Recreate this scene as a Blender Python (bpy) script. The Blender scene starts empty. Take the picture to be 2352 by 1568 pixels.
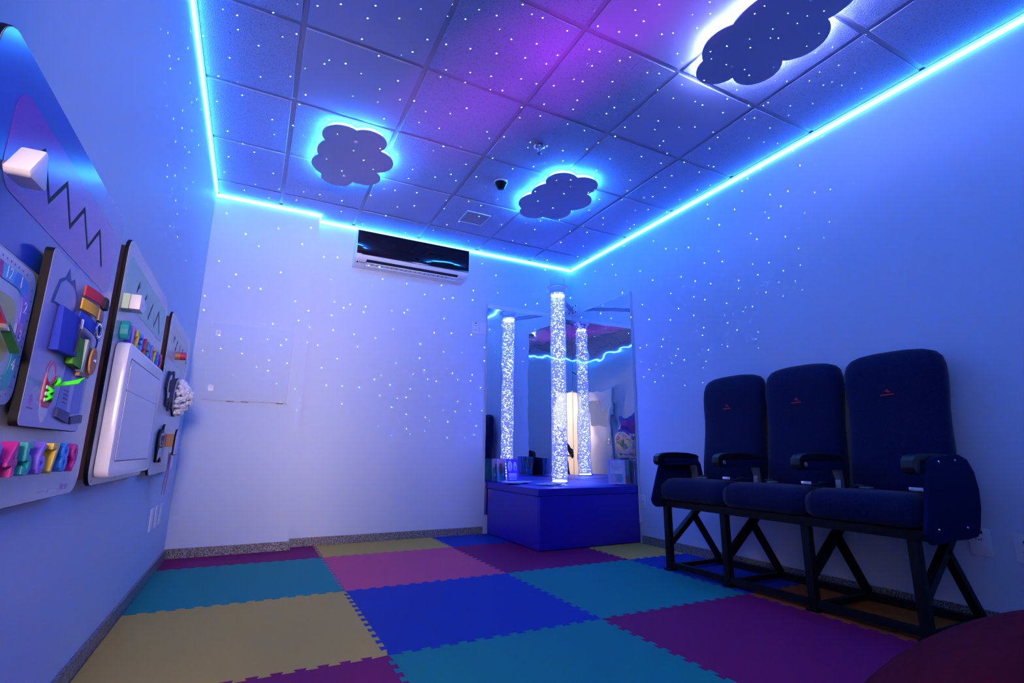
import bpy, bmesh, math, random
from mathutils import Vector, Matrix
random.seed(7)
scene = bpy.context.scene
COL = scene.collection
PI = math.pi

# ------------------------------------------------------------------ camera
CZ = 0.7525
XL, XR, YB, YC, XC, H = -0.4627, 3.0856, 4.5944, 4.4704, 0.3423, 2.8189   # room planes
YF = -0.12                                                              # front wall (behind the camera)
cam_d = bpy.data.cameras.new('camera'); cam = bpy.data.objects.new('camera', cam_d); COL.objects.link(cam)
cr = Vector((0.89096985, -0.45399609, 0.00776329)); cu = Vector((-0.10408088, -0.18755742, 0.9767238)); cf = Vector((0.44197273, 0.87103947, 0.21436032))
cam.matrix_world = Matrix(((cr.x, cu.x, -cf.x, 0), (cr.y, cu.y, -cf.y, 0), (cr.z, cu.z, -cf.z, CZ), (0, 0, 0, 1)))
cam_d.sensor_width = 36.0; cam_d.lens = 36.0 * 1155.75 / 2352.0; cam_d.clip_start = 0.02; cam_d.clip_end = 60
scene.camera = cam
# ------------------------------------------------------------------ world, exposure
world = bpy.data.worlds.new('world'); scene.world = world; world.use_nodes = True
world.node_tree.nodes['Background'].inputs[0].default_value = (0.2, 0.3, 0.8, 1)
world.node_tree.nodes['Background'].inputs[1].default_value = 0.0
vs = scene.view_settings
vs.view_transform = 'Standard'; vs.look = 'None'; vs.gamma = 1; vs.exposure = 0.0; vs.use_curve_mapping = False
cy = scene.cycles
cy.use_denoising = True; cy.use_adaptive_sampling = True; cy.adaptive_threshold = 0.03; cy.max_bounces = 9; cy.diffuse_bounces = 4; cy.glossy_bounces = 8
cy.transmission_bounces = 8; cy.transparent_max_bounces = 16; cy.caustics_reflective = False; cy.caustics_refractive = False
cy.sample_clamp_indirect = 40.0
LED = (0.026, 0.25, 1.0); LED_S = 37.0             # cyan-blue cove strips
CLOUD = (0.025, 0.24, 1.0); CLOUD_S = 220.0           # cloud back lights
CLOUD2 = (0.30, 0.38, 1.0); CLOUD2_S = 150.0
BUB = (0.13, 0.16, 1.0); BUB_S = 150.0                # bubble tube
WIN = (1.0, 0.74, 0.66); WIN_S = 146.0                # added corridor window, shaped to light the pillar and back wall
NEB = (0.75, 0.0, 1.0); NEB_W = 520.0; STAR_W = 15000.0                        # star projector: nebula and laser dots

# ------------------------------------------------------------------ materials
MATS = {}
def mat(name, color, rough=0.5, spec=0.5, metal=0.0, emit=None, es=0.0, bump=None, coat=0.0, speck=None, sheen=0.0):
    """bump=(kind, scale, strength, distance); speck=(color2, scale, contrast)"""
    if name in MATS: return MATS[name]
    m = bpy.data.materials.new(name); m.use_nodes = True; nt = m.node_tree; b = nt.nodes['Principled BSDF']
    b.inputs['Base Color'].default_value = (*color, 1); b.inputs['Roughness'].default_value = rough
    b.inputs['Specular IOR Level'].default_value = spec; b.inputs['Metallic'].default_value = metal
    b.inputs['Coat Weight'].default_value = coat; b.inputs['Sheen Weight'].default_value = sheen
    if emit: b.inputs['Emission Color'].default_value = (*emit, 1); b.inputs['Emission Strength'].default_value = es
    tc = nt.nodes.new('ShaderNodeTexCoord')
    if bump:
        kind, sc, st, di = bump
        if kind == 'noise':
            t = nt.nodes.new('ShaderNodeTexNoise'); t.inputs['Scale'].default_value = sc; t.inputs['Detail'].default_value = 4; out = t.outputs['Fac']
        elif kind == 'voronoi':
            t = nt.nodes.new('ShaderNodeTexVoronoi'); t.inputs['Scale'].default_value = sc; out = t.outputs['Distance']
        else:
            t = nt.nodes.new('ShaderNodeTexWave'); t.inputs['Scale'].default_value = sc; t.inputs['Distortion'].default_value = 0; t.bands_direction = 'DIAGONAL'; out = t.outputs['Fac']
        nt.links.new(tc.outputs['Object'], t.inputs['Vector'])
        bp = nt.nodes.new('ShaderNodeBump'); bp.inputs['Strength'].default_value = st; bp.inputs['Distance'].default_value = di
        nt.links.new(out, bp.inputs['Height']); nt.links.new(bp.outputs[0], b.inputs['Normal'])
    if speck:
        c2, sc, lo, hi = speck
        t = nt.nodes.new('ShaderNodeTexNoise'); t.inputs['Scale'].default_value = sc; t.inputs['Detail'].default_value = 3
        nt.links.new(tc.outputs['Object'], t.inputs['Vector'])
        r = nt.nodes.new('ShaderNodeValToRGB'); r.color_ramp.elements[0].position = lo; r.color_ramp.elements[1].position = hi
        r.color_ramp.elements[0].color = (*color, 1); r.color_ramp.elements[1].color = (*c2, 1)
        nt.links.new(t.outputs['Fac'], r.inputs['Fac']); nt.links.new(r.outputs['Color'], b.inputs['Base Color'])
    MATS[name] = m
    return m

def emission(name, color, s):
    if name in MATS: return MATS[name]
    m = bpy.data.materials.new(name); m.use_nodes = True; nt = m.node_tree; nt.nodes.clear()
    e = nt.nodes.new('ShaderNodeEmission'); e.inputs[0].default_value = (*color, 1); e.inputs[1].default_value = s
    o = nt.nodes.new('ShaderNodeOutputMaterial'); nt.links.new(e.outputs[0], o.inputs[0]); MATS[name] = m
    return m

def clear(name, tint, ior=1.45, rough=0.02, glow=None):
    """thin clear acrylic: see-through with a Fresnel gloss"""
    m = bpy.data.materials.new(name); m.use_nodes = True; nt = m.node_tree; nt.nodes.clear()
    tr = nt.nodes.new('ShaderNodeBsdfTransparent'); tr.inputs[0].default_value = (*tint, 1)
    gl = nt.nodes.new('ShaderNodeBsdfGlossy'); gl.inputs['Roughness'].default_value = rough
    fw = nt.nodes.new('ShaderNodeLayerWeight'); fw.inputs['Blend'].default_value = 0.5
    pw = nt.nodes.new('ShaderNodeMath'); pw.operation = 'POWER'; pw.inputs[1].default_value = 4.0; nt.links.new(fw.outputs['Facing'], pw.inputs[0])
    lw = nt.nodes.new('ShaderNodeMath'); lw.operation = 'MULTIPLY_ADD'; lw.inputs[1].default_value = 0.6; lw.inputs[2].default_value = 0.035; nt.links.new(pw.outputs[0], lw.inputs[0])
    mx = nt.nodes.new('ShaderNodeMixShader'); o = nt.nodes.new('ShaderNodeOutputMaterial')
    nt.links.new(lw.outputs[0], mx.inputs[0]); nt.links.new(tr.outputs[0], mx.inputs[1]); nt.links.new(gl.outputs[0], mx.inputs[2])
    if glow:                                          # lit water
        e = nt.nodes.new('ShaderNodeEmission'); e.inputs[0].default_value = (*glow[0], 1); e.inputs[1].default_value = glow[1]; ad = nt.nodes.new('ShaderNodeAddShader')
        nt.links.new(mx.outputs[0], ad.inputs[0]); nt.links.new(e.outputs[0], ad.inputs[1]); nt.links.new(ad.outputs[0], o.inputs[0])
    else:
        nt.links.new(mx.outputs[0], o.inputs[0])
    MATS[name] = m
    return m

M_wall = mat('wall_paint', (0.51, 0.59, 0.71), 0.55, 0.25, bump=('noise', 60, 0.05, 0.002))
M_white = mat('white_plastic', (0.66, 0.67, 0.72), 0.35)
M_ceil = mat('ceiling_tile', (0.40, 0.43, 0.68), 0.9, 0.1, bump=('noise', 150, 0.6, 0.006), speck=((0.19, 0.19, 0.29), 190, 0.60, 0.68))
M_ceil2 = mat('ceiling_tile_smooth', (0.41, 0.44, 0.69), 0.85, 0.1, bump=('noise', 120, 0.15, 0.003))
M_tbar = mat('ceiling_bar', (0.33, 0.34, 0.48), 0.5)
M_black = mat('black_edge', (0.004, 0.004, 0.006), 0.6, 0.2)
M_granite = mat('granite', (0.05, 0.05, 0.06), 0.35, 0.4, speck=((0.36, 0.34, 0.34), 150, 0.38, 0.66))
M_mdf = mat('raw_wood', (0.30, 0.12, 0.07), 0.7, 0.2, bump=('noise', 30, 0.3, 0.002), speck=((0.40, 0.17, 0.09), 14, 0.3, 0.7))
M_vinyl = mat('blue_vinyl', (0.030, 0.010, 0.40), 0.42, 0.5, bump=('noise', 380, 0.12, 0.001))
M_cushion = mat('blue_fabric', (0.005, 0.008, 0.045), 0.95, 0.1, bump=('voronoi', 220, 0.5, 0.002), sheen=0.12, speck=((0.008, 0.014, 0.065), 160, 0.52, 0.60))
M_panelcloth = mat('side_cloth', (0.005, 0.010, 0.055), 0.9, 0.1, bump=('noise', 500, 0.3, 0.001))
M_steel = mat('black_steel', (0.007, 0.007, 0.008), 0.5, 0.2)
M_rubber = mat('black_arm', (0.008, 0.008, 0.010), 0.38, 0.5)
M_grey = mat('grey_metal', (0.35, 0.33, 0.33), 0.4, metal=0.6)
M_chrome = mat('chrome', (0.85, 0.85, 0.88), 0.12, metal=1.0)
M_belt = mat('belt_web', (0.008, 0.008, 0.012), 0.8)
M_red_bag = mat('red_bag', (0.12, 0.001, 0.010), 0.7, 0.08, bump=('noise', 9, 0.25, 0.03))
M_gloss_black = mat('gloss_black', (0.004, 0.003, 0.006), 0.06, 0.6)
M_dark = mat('dark_inside', (0.012, 0.010, 0.013), 0.7)

def mat_mirror(name, ox):
    m = bpy.data.materials.new(name); m.use_nodes = True; nt = m.node_tree; nt.nodes.clear()
    g = nt.nodes.new('ShaderNodeBsdfGlossy'); g.inputs['Roughness'].default_value = 0.0; g.inputs['Color'].default_value = (0.80, 0.82, 0.85, 1)
    tc = nt.nodes.new('ShaderNodeTexCoord'); mp = nt.nodes.new('ShaderNodeMapping'); mp.inputs['Location'].default_value = (ox, ox * 0.7, 0)
    mp.inputs['Scale'].default_value = (1, 1, 1.25)
    n1 = nt.nodes.new('ShaderNodeTexNoise'); n1.inputs['Scale'].default_value = 4.5; n1.inputs['Detail'].default_value = 0.6
    b = nt.nodes.new('ShaderNodeBump'); b.inputs['Strength'].default_value = 0.30; b.inputs['Distance'].default_value = 0.007
    o = nt.nodes.new('ShaderNodeOutputMaterial')
    nt.links.new(tc.outputs['Object'], mp.inputs[0]); nt.links.new(mp.outputs[0], n1.inputs['Vector']); nt.links.new(n1.outputs['Fac'], b.inputs['Height'])
    nt.links.new(b.outputs[0], g.inputs['Normal']); nt.links.new(g.outputs[0], o.inputs[0]); MATS[name] = m
    return m

# ------------------------------------------------------------------ mesh helpers
class MB:
    def __init__(s): s.v = []; s.f = []
    def add(s, vs, fs):
        k = len(s.v); s.v += [tuple(p) for p in vs]; s.f += [tuple(i + k for i in f) for f in fs]; return s
    def box(s, a, b):
        x0, y0, z0 = (min(a[i], b[i]) for i in range(3)); x1, y1, z1 = (max(a[i], b[i]) for i in range(3))
        return s.add([(x0, y0, z0), (x1, y0, z0), (x1, y1, z0), (x0, y1, z0), (x0, y0, z1), (x1, y0, z1), (x1, y1, z1), (x0, y1, z1)],
                     [(0, 3, 2, 1), (4, 5, 6, 7), (0, 1, 5, 4), (1, 2, 6, 5), (2, 3, 7, 6), (3, 0, 4, 7)])
    def prism(s, poly, fa, fb):
        """poly of 2D points, fa/fb map a 2D point to the two end planes"""
        n = len(poly); a = [fa(*p) for p in poly]; b = [fb(*p) for p in poly]
        return s.add(a + b, [tuple(range(n - 1, -1, -1)), tuple(range(n, 2 * n))] + [(i, (i + 1) % n, n + (i + 1) % n, n + i) for i in range(n)])
    def tube(s, pts, r, n=8, caps=True, closed=False):
        pts = [Vector(p) for p in pts]; rings = []; L = len(pts); prev = None
        rr = r if isinstance(r, (list, tuple)) else [r] * L
        for i, p in enumerate(pts):
            d = (pts[(i + 1) % L] - pts[i - 1]) if closed else (pts[min(i + 1, L - 1)] - pts[max(i - 1, 0)])
            d.normalize()
            u = prev - d * prev.dot(d) if prev else (d.cross(Vector((0, 0, 1))) if abs(d.z) < 0.95 else d.cross(Vector((1, 0, 0))))
            u.normalize(); prev = u; w = d.cross(u)
            rings.append([p + (u * math.cos(2 * PI * k / n) + w * math.sin(2 * PI * k / n)) * rr[i] for k in range(n)])
        vs = [q for rg in rings for q in rg]; fs = []
        for i in range(L if closed else L - 1):
            j = (i + 1) % L
            fs += [(i * n + k, i * n + (k + 1) % n, j * n + (k + 1) % n, j * n + k) for k in range(n)]
        if caps and not closed: fs += [tuple(range(n - 1, -1, -1)), tuple((L - 1) * n + k for k in range(n))]
        return s.add(vs, fs)
    def bar(s, a, b, w, h):
        """square bar between two points; w is the horizontal width, h the other"""
        a = Vector(a); b = Vector(b); d = (b - a).normalized()
        u = d.cross(Vector((0, 0, 1))) if abs(d.z) < 0.98 else Vector((0, 1, 0)); u.normalize(); v = d.cross(u)
        q = [(-1, -1), (1, -1), (1, 1), (-1, 1)]
        vs = [a + u * (i * w / 2) + v * (j * h / 2) for i, j in q] + [b + u * (i * w / 2) + v * (j * h / 2) for i, j in q]
        return s.add(vs, [(0, 3, 2, 1), (4, 5, 6, 7), (0, 1, 5, 4), (1, 2, 6, 5), (2, 3, 7, 6), (3, 0, 4, 7)])
    def lathe(s, prof, c, axis='z', n=24):
        """prof = [(r, h)...] about an axis through c"""
        vs = []
        for r, h in prof:
            for k in range(n):
                a = 2 * PI * k / n; x, y = r * math.cos(a), r * math.sin(a)
                p = {'z': (x, y, h), 'x': (h, x, y), 'y': (x, h, y)}[axis]
                vs.append((c[0] + p[0], c[1] + p[1], c[2] + p[2]))
        fs = []
        for i in range(len(prof) - 1):
            fs += [(i * n + k, i * n + (k + 1) % n, (i + 1) * n + (k + 1) % n, (i + 1) * n + k) for k in range(n)]
        fs += [tuple(range(n - 1, -1, -1)), tuple((len(prof) - 1) * n + k for k in range(n))]
        return s.add(vs, fs)
    def loft(s, rings):
        n = len(rings[0]); vs = [p for r in rings for p in r]; fs = []
        for i in range(len(rings) - 1):
            fs += [(i * n + k, i * n + (k + 1) % n, (i + 1) * n + (k + 1) % n, (i + 1) * n + k) for k in range(n)]
        fs += [tuple(range(n - 1, -1, -1)), tuple((len(rings) - 1) * n + k for k in range(n))]
        return s.add(vs, fs)
    def build(s, name, m, parent=None, smooth=False, bevel=0.0, seg=2):
        off = origin(parent) if parent else Vector((0, 0, 0))
        me = bpy.data.meshes.new(name); me.from_pydata([tuple(Vector(p) - off) for p in s.v], [], s.f)
        bm = bmesh.new(); bm.from_mesh(me); bmesh.ops.recalc_face_normals(bm, faces=bm.faces[:])
        if bevel: bmesh.ops.bevel(bm, geom=[e for e in bm.edges if e.is_manifold and e.calc_face_angle(0) > 0.6], offset=bevel, segments=seg, profile=0.6, affect='EDGES', clamp_overlap=True)
        bm.to_mesh(me); bm.free()
        return link(name, me, m, parent, smooth)
def origin(o):
    p = Vector((0, 0, 0))
    while o: p += o.location; o = o.parent
    return p
def link(name, me, m, parent=None, smooth=False):
    o = bpy.data.objects.new(name, me); COL.objects.link(o)
    if m: me.materials.append(m)
    if parent: o.parent = parent
    if smooth:
        for p in me.polygons: p.use_smooth = True
        if smooth != 'all':
            me.set_sharp_from_angle(angle=0.7)
    return o
def tag(o, label, cat, group=None):
    o['label'] = label; o['category'] = cat
    if group: o['group'] = group
    return o
def struct(o): o['kind'] = 'structure'; return o
def thing(name, label, cat, loc=(0, 0, 0), group=None):
    o = bpy.data.objects.new(name, None); COL.objects.link(o); o.location = loc; o.empty_display_size = 0.05
    return tag(o, label, cat, group)
def box(name, a, b, m, parent=None, bevel=0.0, seg=2):
    return MB().box(a, b).build(name, m, parent, smooth=bool(bevel), bevel=bevel, seg=seg)
def rrect(x0, y0, x1, y1, r, n=6):
    out = []
    for cx, cy_, a0 in ((x1 - r, y1 - r, 0), (x0 + r, y1 - r, 90), (x0 + r, y0 + r, 180), (x1 - r, y0 + r, 270)):
        for k in range(n + 1):
            a = math.radians(a0 + 90 * k / n); out.append((cx + r * math.cos(a), cy_ + r * math.sin(a)))
    return out
def ellipse(cx, cy_, rx, ry, n=20, a0=0, a1=360):
    return [(cx + rx * math.cos(math.radians(a0 + (a1 - a0) * k / n)), cy_ + ry * math.sin(math.radians(a0 + (a1 - a0) * k / n))) for k in range(n if a1 - a0 == 360 else n + 1)]
def thickline(pts, w):
    """closed outline of a polyline with width w"""
    L, R = [], []
    P = [Vector((p[0], p[1])) for p in pts]
    for i, p in enumerate(P):
        a = (P[i] - P[i - 1]).normalized() if i else (P[1] - P[0]).normalized()
        b = (P[i + 1] - P[i]).normalized() if i < len(P) - 1 else a
        t = a + b
        t = t.normalized() if t.length > 1e-4 else a
        nrm = Vector((-t.y, t.x)); k = 1 / max(0.35, nrm.dot(Vector((-a.y, a.x))))
        L.append(tuple(p + nrm * (w / 2 * k))); R.append(tuple(p - nrm * (w / 2 * k)))
    return L + R[::-1]
def inset(poly, d):
    n = len(poly); P = [Vector(p) for p in poly]; A = sum(P[i].x * P[(i + 1) % n].y - P[(i + 1) % n].x * P[i].y for i in range(n)); s = 1 if A > 0 else -1
    out = []
    for i in range(n):
        a = (P[i] - P[i - 1]).normalized(); b = (P[(i + 1) % n] - P[i]).normalized(); t = (a + b).normalized()
        out.append(P[i] + Vector((-t.y, t.x)) * (s * d))
    return [tuple(p) for p in out]
def plateX(name, poly, x0, x1, m, parent, bevel=0.0, smooth=False):      # polygon in (y,z), extruded along x (left wall items)
    return MB().prism(poly, lambda y, z: (x0, y, z), lambda y, z: (x1, y, z)).build(name, m, parent, smooth=bool(bevel) or smooth, bevel=bevel)
def strokeX(name, pts, w, x0, x1, m, parent):                            # thick polyline, one quad-box per segment
    mb = MB(); P = [Vector((p[0], p[1])) for p in pts]
    o = thickline(pts, w); n = len(pts)
    for i in range(n - 1):
        q = [o[i], o[i + 1], o[2 * n - 2 - i], o[2 * n - 1 - i]]
        mb.prism(q, lambda y, z: (x0, y, z), lambda y, z: (x1, y, z))
    return mb.build(name, m, parent)
TXT = {}
def text_verts(s, size, ext, bev=0.0, align='CENTER'):
    k = (s, size, ext, bev, align)
    if k not in TXT:
        c = bpy.data.curves.new('t', 'FONT'); c.body = s; c.size = size; c.extrude = ext / 2; c.bevel_depth = bev; c.align_x = align; c.align_y = 'CENTER'; c.resolution_u = 3
        o = bpy.data.objects.new('t', c); COL.objects.link(o); bpy.context.view_layer.update()
        me = o.evaluated_get(bpy.context.evaluated_depsgraph_get()).to_mesh()
        vs = [v.co.copy() for v in me.vertices]; fs = [tuple(p.vertices) for p in me.polygons]
        o.evaluated_get(bpy.context.evaluated_depsgraph_get()).to_mesh_clear()
        bpy.data.objects.remove(o); bpy.data.curves.remove(c)
        TXT[k] = (vs, fs)
    return TXT[k]
AX = {'left': (Vector((0, 1, 0)), Vector((0, 0, 1)), Vector((1, 0, 0))), 'back': (Vector((1, 0, 0)), Vector((0, 0, 1)), Vector((0, -1, 0))),
      'right': (Vector((0, -1, 0)), Vector((0, 0, 1)), Vector((-1, 0, 0)))}
def text(name, s, size, ext, p, face, m, parent, bev=0.0, sx=1.0, sy=1.0, ax=None):
    ex, ey, ez = ax or AX[face]; vs, fs = text_verts(s, size, ext, bev)
    off = origin(parent); P = Vector(p)
    me = bpy.data.meshes.new(name); me.from_pydata([tuple(P + ex * (v.x * sx) + ey * (v.y * sy) + ez * v.z - off) for v in vs], [], fs)
    return link(name, me, m, parent)

# ================================================================== THE SETTING
T = 0.12
struct(box('floor', (XL - T, YF - 0.15, -0.10), (XR + T, YB + T, -0.012), mat('subfloor', (0.25, 0.25, 0.27), 0.6)))
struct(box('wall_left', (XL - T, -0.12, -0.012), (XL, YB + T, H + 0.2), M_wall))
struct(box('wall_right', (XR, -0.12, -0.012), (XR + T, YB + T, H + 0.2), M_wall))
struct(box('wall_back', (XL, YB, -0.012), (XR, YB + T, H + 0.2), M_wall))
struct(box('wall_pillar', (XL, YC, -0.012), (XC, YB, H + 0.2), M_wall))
DX0, DX1, DZ = -0.40, 0.46, 2.12                     # doorway in the front wall, the camera stands just inside it
wf = MB(); wf.box((XL - T, YF - 0.15, -0.012), (DX0, YF, H + 0.2)); wf.box((DX1, YF - 0.15, -0.012), (XR + T, YF, H + 0.2)); wf.box((DX0, YF - 0.15, DZ), (DX1, YF, H + 0.2))
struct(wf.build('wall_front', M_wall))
# baseboards of speckled granite
BBH = 0.064
struct(box('baseboard_left', (XL, 0.9, -0.012), (XL + 0.013, YC, BBH), M_granite))
struct(box('baseboard_pillar', (XL + 0.013, YC - 0.013, -0.012), (XC + 0.0, YC, BBH), M_granite))
struct(box('baseboard_pillar_side', (XC, YC - 0.013, -0.012), (XC + 0.013, YB - 0.013, BBH), M_granite))
struct(box('baseboard_back', (XC + 0.013, YB - 0.013, -0.012), (2.03, YB, BBH), M_granite))
struct(box('baseboard_right', (XR - 0.013, YF, -0.012), (XR, 3.56, BBH), M_granite))
# ceiling: slab, T bars and tiles
ceiling = struct(box('ceiling', (XL, YF, H + 0.02), (XR, YB, H + 0.14), mat('ceiling_void', (0.3, 0.3, 0.32), 0.9)))
GX = [XL] + [0.0206 + 0.625 * i for i in range(5)] + [XR]
GY = [YF] + [4.2249 - 0.625 * j for j in range(6, -1, -1)] + [YB]
for i in range(1, len(GX) - 1):
    box('ceiling_bar', (GX[i] - 0.012, YF, H + 0.001), (GX[i] + 0.012, YB, H + 0.02), M_tbar, ceiling)
for j in range(1, len(GY) - 1):
    for i in range(len(GX) - 1):
        box('ceiling_bar', (GX[i] + (0.012 if i else 0), GY[j] - 0.012, H + 0.0012), (GX[i + 1] - (0.012 if i < len(GX) - 2 else 0), GY[j] + 0.012, H + 0.02), M_tbar, ceiling)
smooth_tiles = {(1, 4), (1, 3), (3, 2), (4, 3), (5, 5), (2, 6)}
for i in range(len(GX) - 1):
    for j in range(len(GY) - 1):
        x0 = GX[i] + (0.013 if i else 0.0); x1 = GX[i + 1] - (0.013 if i < len(GX) - 2 else 0.0)
        y0 = GY[j] + (0.013 if j else 0.0); y1 = GY[j + 1] - (0.013 if j < len(GY) - 2 else 0.0)
        if i == 0 and j == len(GY) - 2: y1 = YC - 0.002
        dz = random.uniform(-0.001, 0.001)
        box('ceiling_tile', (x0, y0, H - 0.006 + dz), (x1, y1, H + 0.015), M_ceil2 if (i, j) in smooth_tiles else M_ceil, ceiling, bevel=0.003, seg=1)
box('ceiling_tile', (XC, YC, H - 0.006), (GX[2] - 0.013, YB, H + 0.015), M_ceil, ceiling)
# perimeter angle of the ceiling
tr = struct(MB().box((XL, YF, H - 0.010), (XL + 0.022, YC, H - 0.006)).box((XL, YC - 0.022, H - 0.010), (XC, YC, H - 0.006)).box((XC, YC - 0.022, H - 0.010), (XC + 0.022, YB, H - 0.006))
            .box((XC, YB - 0.022, H - 0.010), (XR, YB, H - 0.006)).box((XR - 0.022, YF, H - 0.010), (XR, YB, H - 0.006)).box((XL, YF, H - 0.010), (XR, YF + 0.022, H - 0.006)).build('trim_1', M_white))

# ------------------------------------------------------------------ LED strips under the ceiling edge
M_led = emission('led_glow', LED, LED_S)
def led(label, a, b, nrm):
    """a,b on the wall; nrm points into the room. a glowing half-round diffuser"""
    a = Vector(a); b = Vector(b); nrm = Vector(nrm); up = Vector((0, 0, 1)); z = H - 0.028
    root = thing('led_strip', label, 'light strip', tuple((a + b) / 2 + up * z), 'cove lights round the room')
    prof = [(0.0, 0.012), (0.009, 0.011), (0.014, 0.003), (0.013, -0.007), (0.008, -0.013), (0.0, -0.014)]
    mb = MB(); mb.loft([[p + nrm * (d + 0.0015) + up * (z + h) for d, h in prof] for p in (a, b)]).build('diffuser', M_led, root)
    mb = MB(); mb.loft([[p + nrm * d + up * (z + h) for d, h in ((0, 0.015), (0.0015, 0.015), (0.0015, -0.0155), (0, -0.0155))] for p in (a, b)]).build('channel', M_white, root)
led('glowing cyan light strip along the top of the left wall above the play boards', (XL, YF, 0), (XL, YC, 0), (1, 0, 0))
led('short glowing cyan light strip across the front of the pillar', (XL + 0.013, YC, 0), (XC, YC, 0), (0, -1, 0))
led('tiny glowing cyan light strip on the side of the pillar', (XC, YC, 0), (XC, YB, 0), (1, 0, 0))
led('glowing cyan light strip behind the air conditioner on the back wall', (XC + 0.013, YB, 0), (XR, YB, 0), (0, -1, 0))
led('long glowing cyan light strip along the right wall above the airline seats', (XR, YF, 0), (XR, YB - 0.013, 0), (-1, 0, 0))
led('glowing cyan light strip above the doorway, seen in the mirror', (XL + 0.013, YF, 0), (XR - 0.013, YF, 0), (0, 1, 0))

# ------------------------------------------------------------------ corridor and open door behind the camera
M_corr = mat('corridor_paint', (0.74, 0.66, 0.58), 0.7)
struct(box('floor_corridor', (-2.6, -3.0, -0.10), (2.6, YF - 0.15, -0.012), mat('corridor_floor', (0.5, 0.45, 0.4), 0.4)))
WX0, WX1, WZ_0, WZ_1 = -0.80, 0.40, 1.05, 1.85
wc = MB(); wc.box((-2.6, -3.1, -0.012), (2.6, -3.0, WZ_0)); wc.box((-2.6, -3.1, WZ_1), (2.6, -3.0, 2.7)); wc.box((-2.6, -3.1, WZ_0), (WX0, -3.0, WZ_1)); wc.box((WX1, -3.1, WZ_0), (2.6, -3.0, WZ_1))
struct(wc.build('wall_corridor', M_corr))
struct(box('wall_corridor_left', (-2.7, -3.1, -0.012), (-2.6, YF - 0.15, 2.7), M_corr)); struct(box('wall_corridor_right', (2.6, -3.1, -0.012), (2.7, YF - 0.15, 2.7), M_corr))
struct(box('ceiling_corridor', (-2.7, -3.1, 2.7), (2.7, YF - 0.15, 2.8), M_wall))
win = struct(box('added_window', (WX0, -3.09, WZ_0), (WX1, -3.06, WZ_1), emission('added_window_glow', WIN, WIN_S)))  # added glowing window, sized and placed to throw light through the doorway
fr = MB()
for x in (WX0, (WX0 + WX1) / 2 - 0.015, WX1 - 0.03): fr.box((x, -3.05, WZ_0), (x + 0.03, -3.0, WZ_1))
fr.box((WX0, -3.05, WZ_0), (WX1, -3.0, WZ_0 + 0.03)); fr.box((WX0, -3.05, WZ_1 - 0.03), (WX1, -3.0, WZ_1))
fr.build('added_window_frame', M_white, win)
cl_ = thing('added_corridor_lamp', 'added square lamp that brightens the corridor outside the open door', 'ceiling lamp', (-1.7, -2.0, 2.68))  # added lamp, put in to brighten the corridor wall the mirrors show
box('added_lamp_frame', (-2.02, -2.32, 2.685), (-1.38, -1.68, 2.70), mat('added_lamp_frame', (0.7, 0.7, 0.7)), cl_); box('added_lamp_panel', (-2.0, -2.30, 2.678), (-1.40, -1.70, 2.6845), emission('added_lamp_glow', (1.0, 0.86, 0.76), 45.0), cl_)
df = MB(); df.box((DX0, YF - 0.16, -0.012), (DX0 + 0.03, YF + 0.01, DZ)); df.box((DX1 - 0.03, YF - 0.16, -0.012), (DX1, YF + 0.01, DZ)); df.box((DX0, YF - 0.16, DZ - 0.03), (DX1, YF + 0.01, DZ))
struct(df.build('trim_2', M_white))
door = struct(box('door_1', (XL + 0.035, YF + 0.02, 0.005), (XL + 0.072, 0.76, 2.08), mat('door_white', (0.78, 0.76, 0.78), 0.45), bevel=0.003))
hd = MB().lathe([(0.024, 0), (0.024, 0.008)], (XL + 0.072, 0.70, 1.02), 'x', 16); hd.tube([(XL + 0.078, 0.70, 1.02), (XL + 0.12, 0.70, 1.02), (XL + 0.125, 0.69, 1.02), (XL + 0.125, 0.58, 1.02)], 0.009)
hd.build('door_handle', M_chrome, door, smooth=True)
MB().lathe([(0.014, 0), (0.014, 0.008)], (XL + 0.072, 0.70, 0.94), 'x', 12).build('door_lock', M_chrome, door)
ps = thing('door_poster', 'grey-blue printed poster on the white open door, seen in the mirror', 'poster', (XL + 0.072, 0.35, 1.35))
plateX('sheet', rrect(0.12, 1.28, 0.58, 1.82, 0.02), XL + 0.0722, XL + 0.074, mat('poster_blue', (0.16, 0.27, 0.42), 0.6), ps)
plateX('heading', rrect(0.30, 1.74, 0.48, 1.79, 0.01), XL + 0.0741, XL + 0.0748, mat('poster_red', (0.7, 0.3, 0.25), 0.6), ps)
vent = thing('air_vent', 'small slotted vent high on the front wall, seen in the mirror', 'vent', (-0.1, YF, 2.45))
box('plate', (-0.24, YF, 2.42), (0.02, YF + 0.01, 2.50), M_white, vent); box('slot', (-0.22, YF + 0.0101, 2.455), (-0.13, YF + 0.011, 2.475), M_dark, vent); box('slot', (-0.09, YF + 0.0101, 2.455), (0.0, YF + 0.011, 2.475), M_dark, vent)

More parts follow.
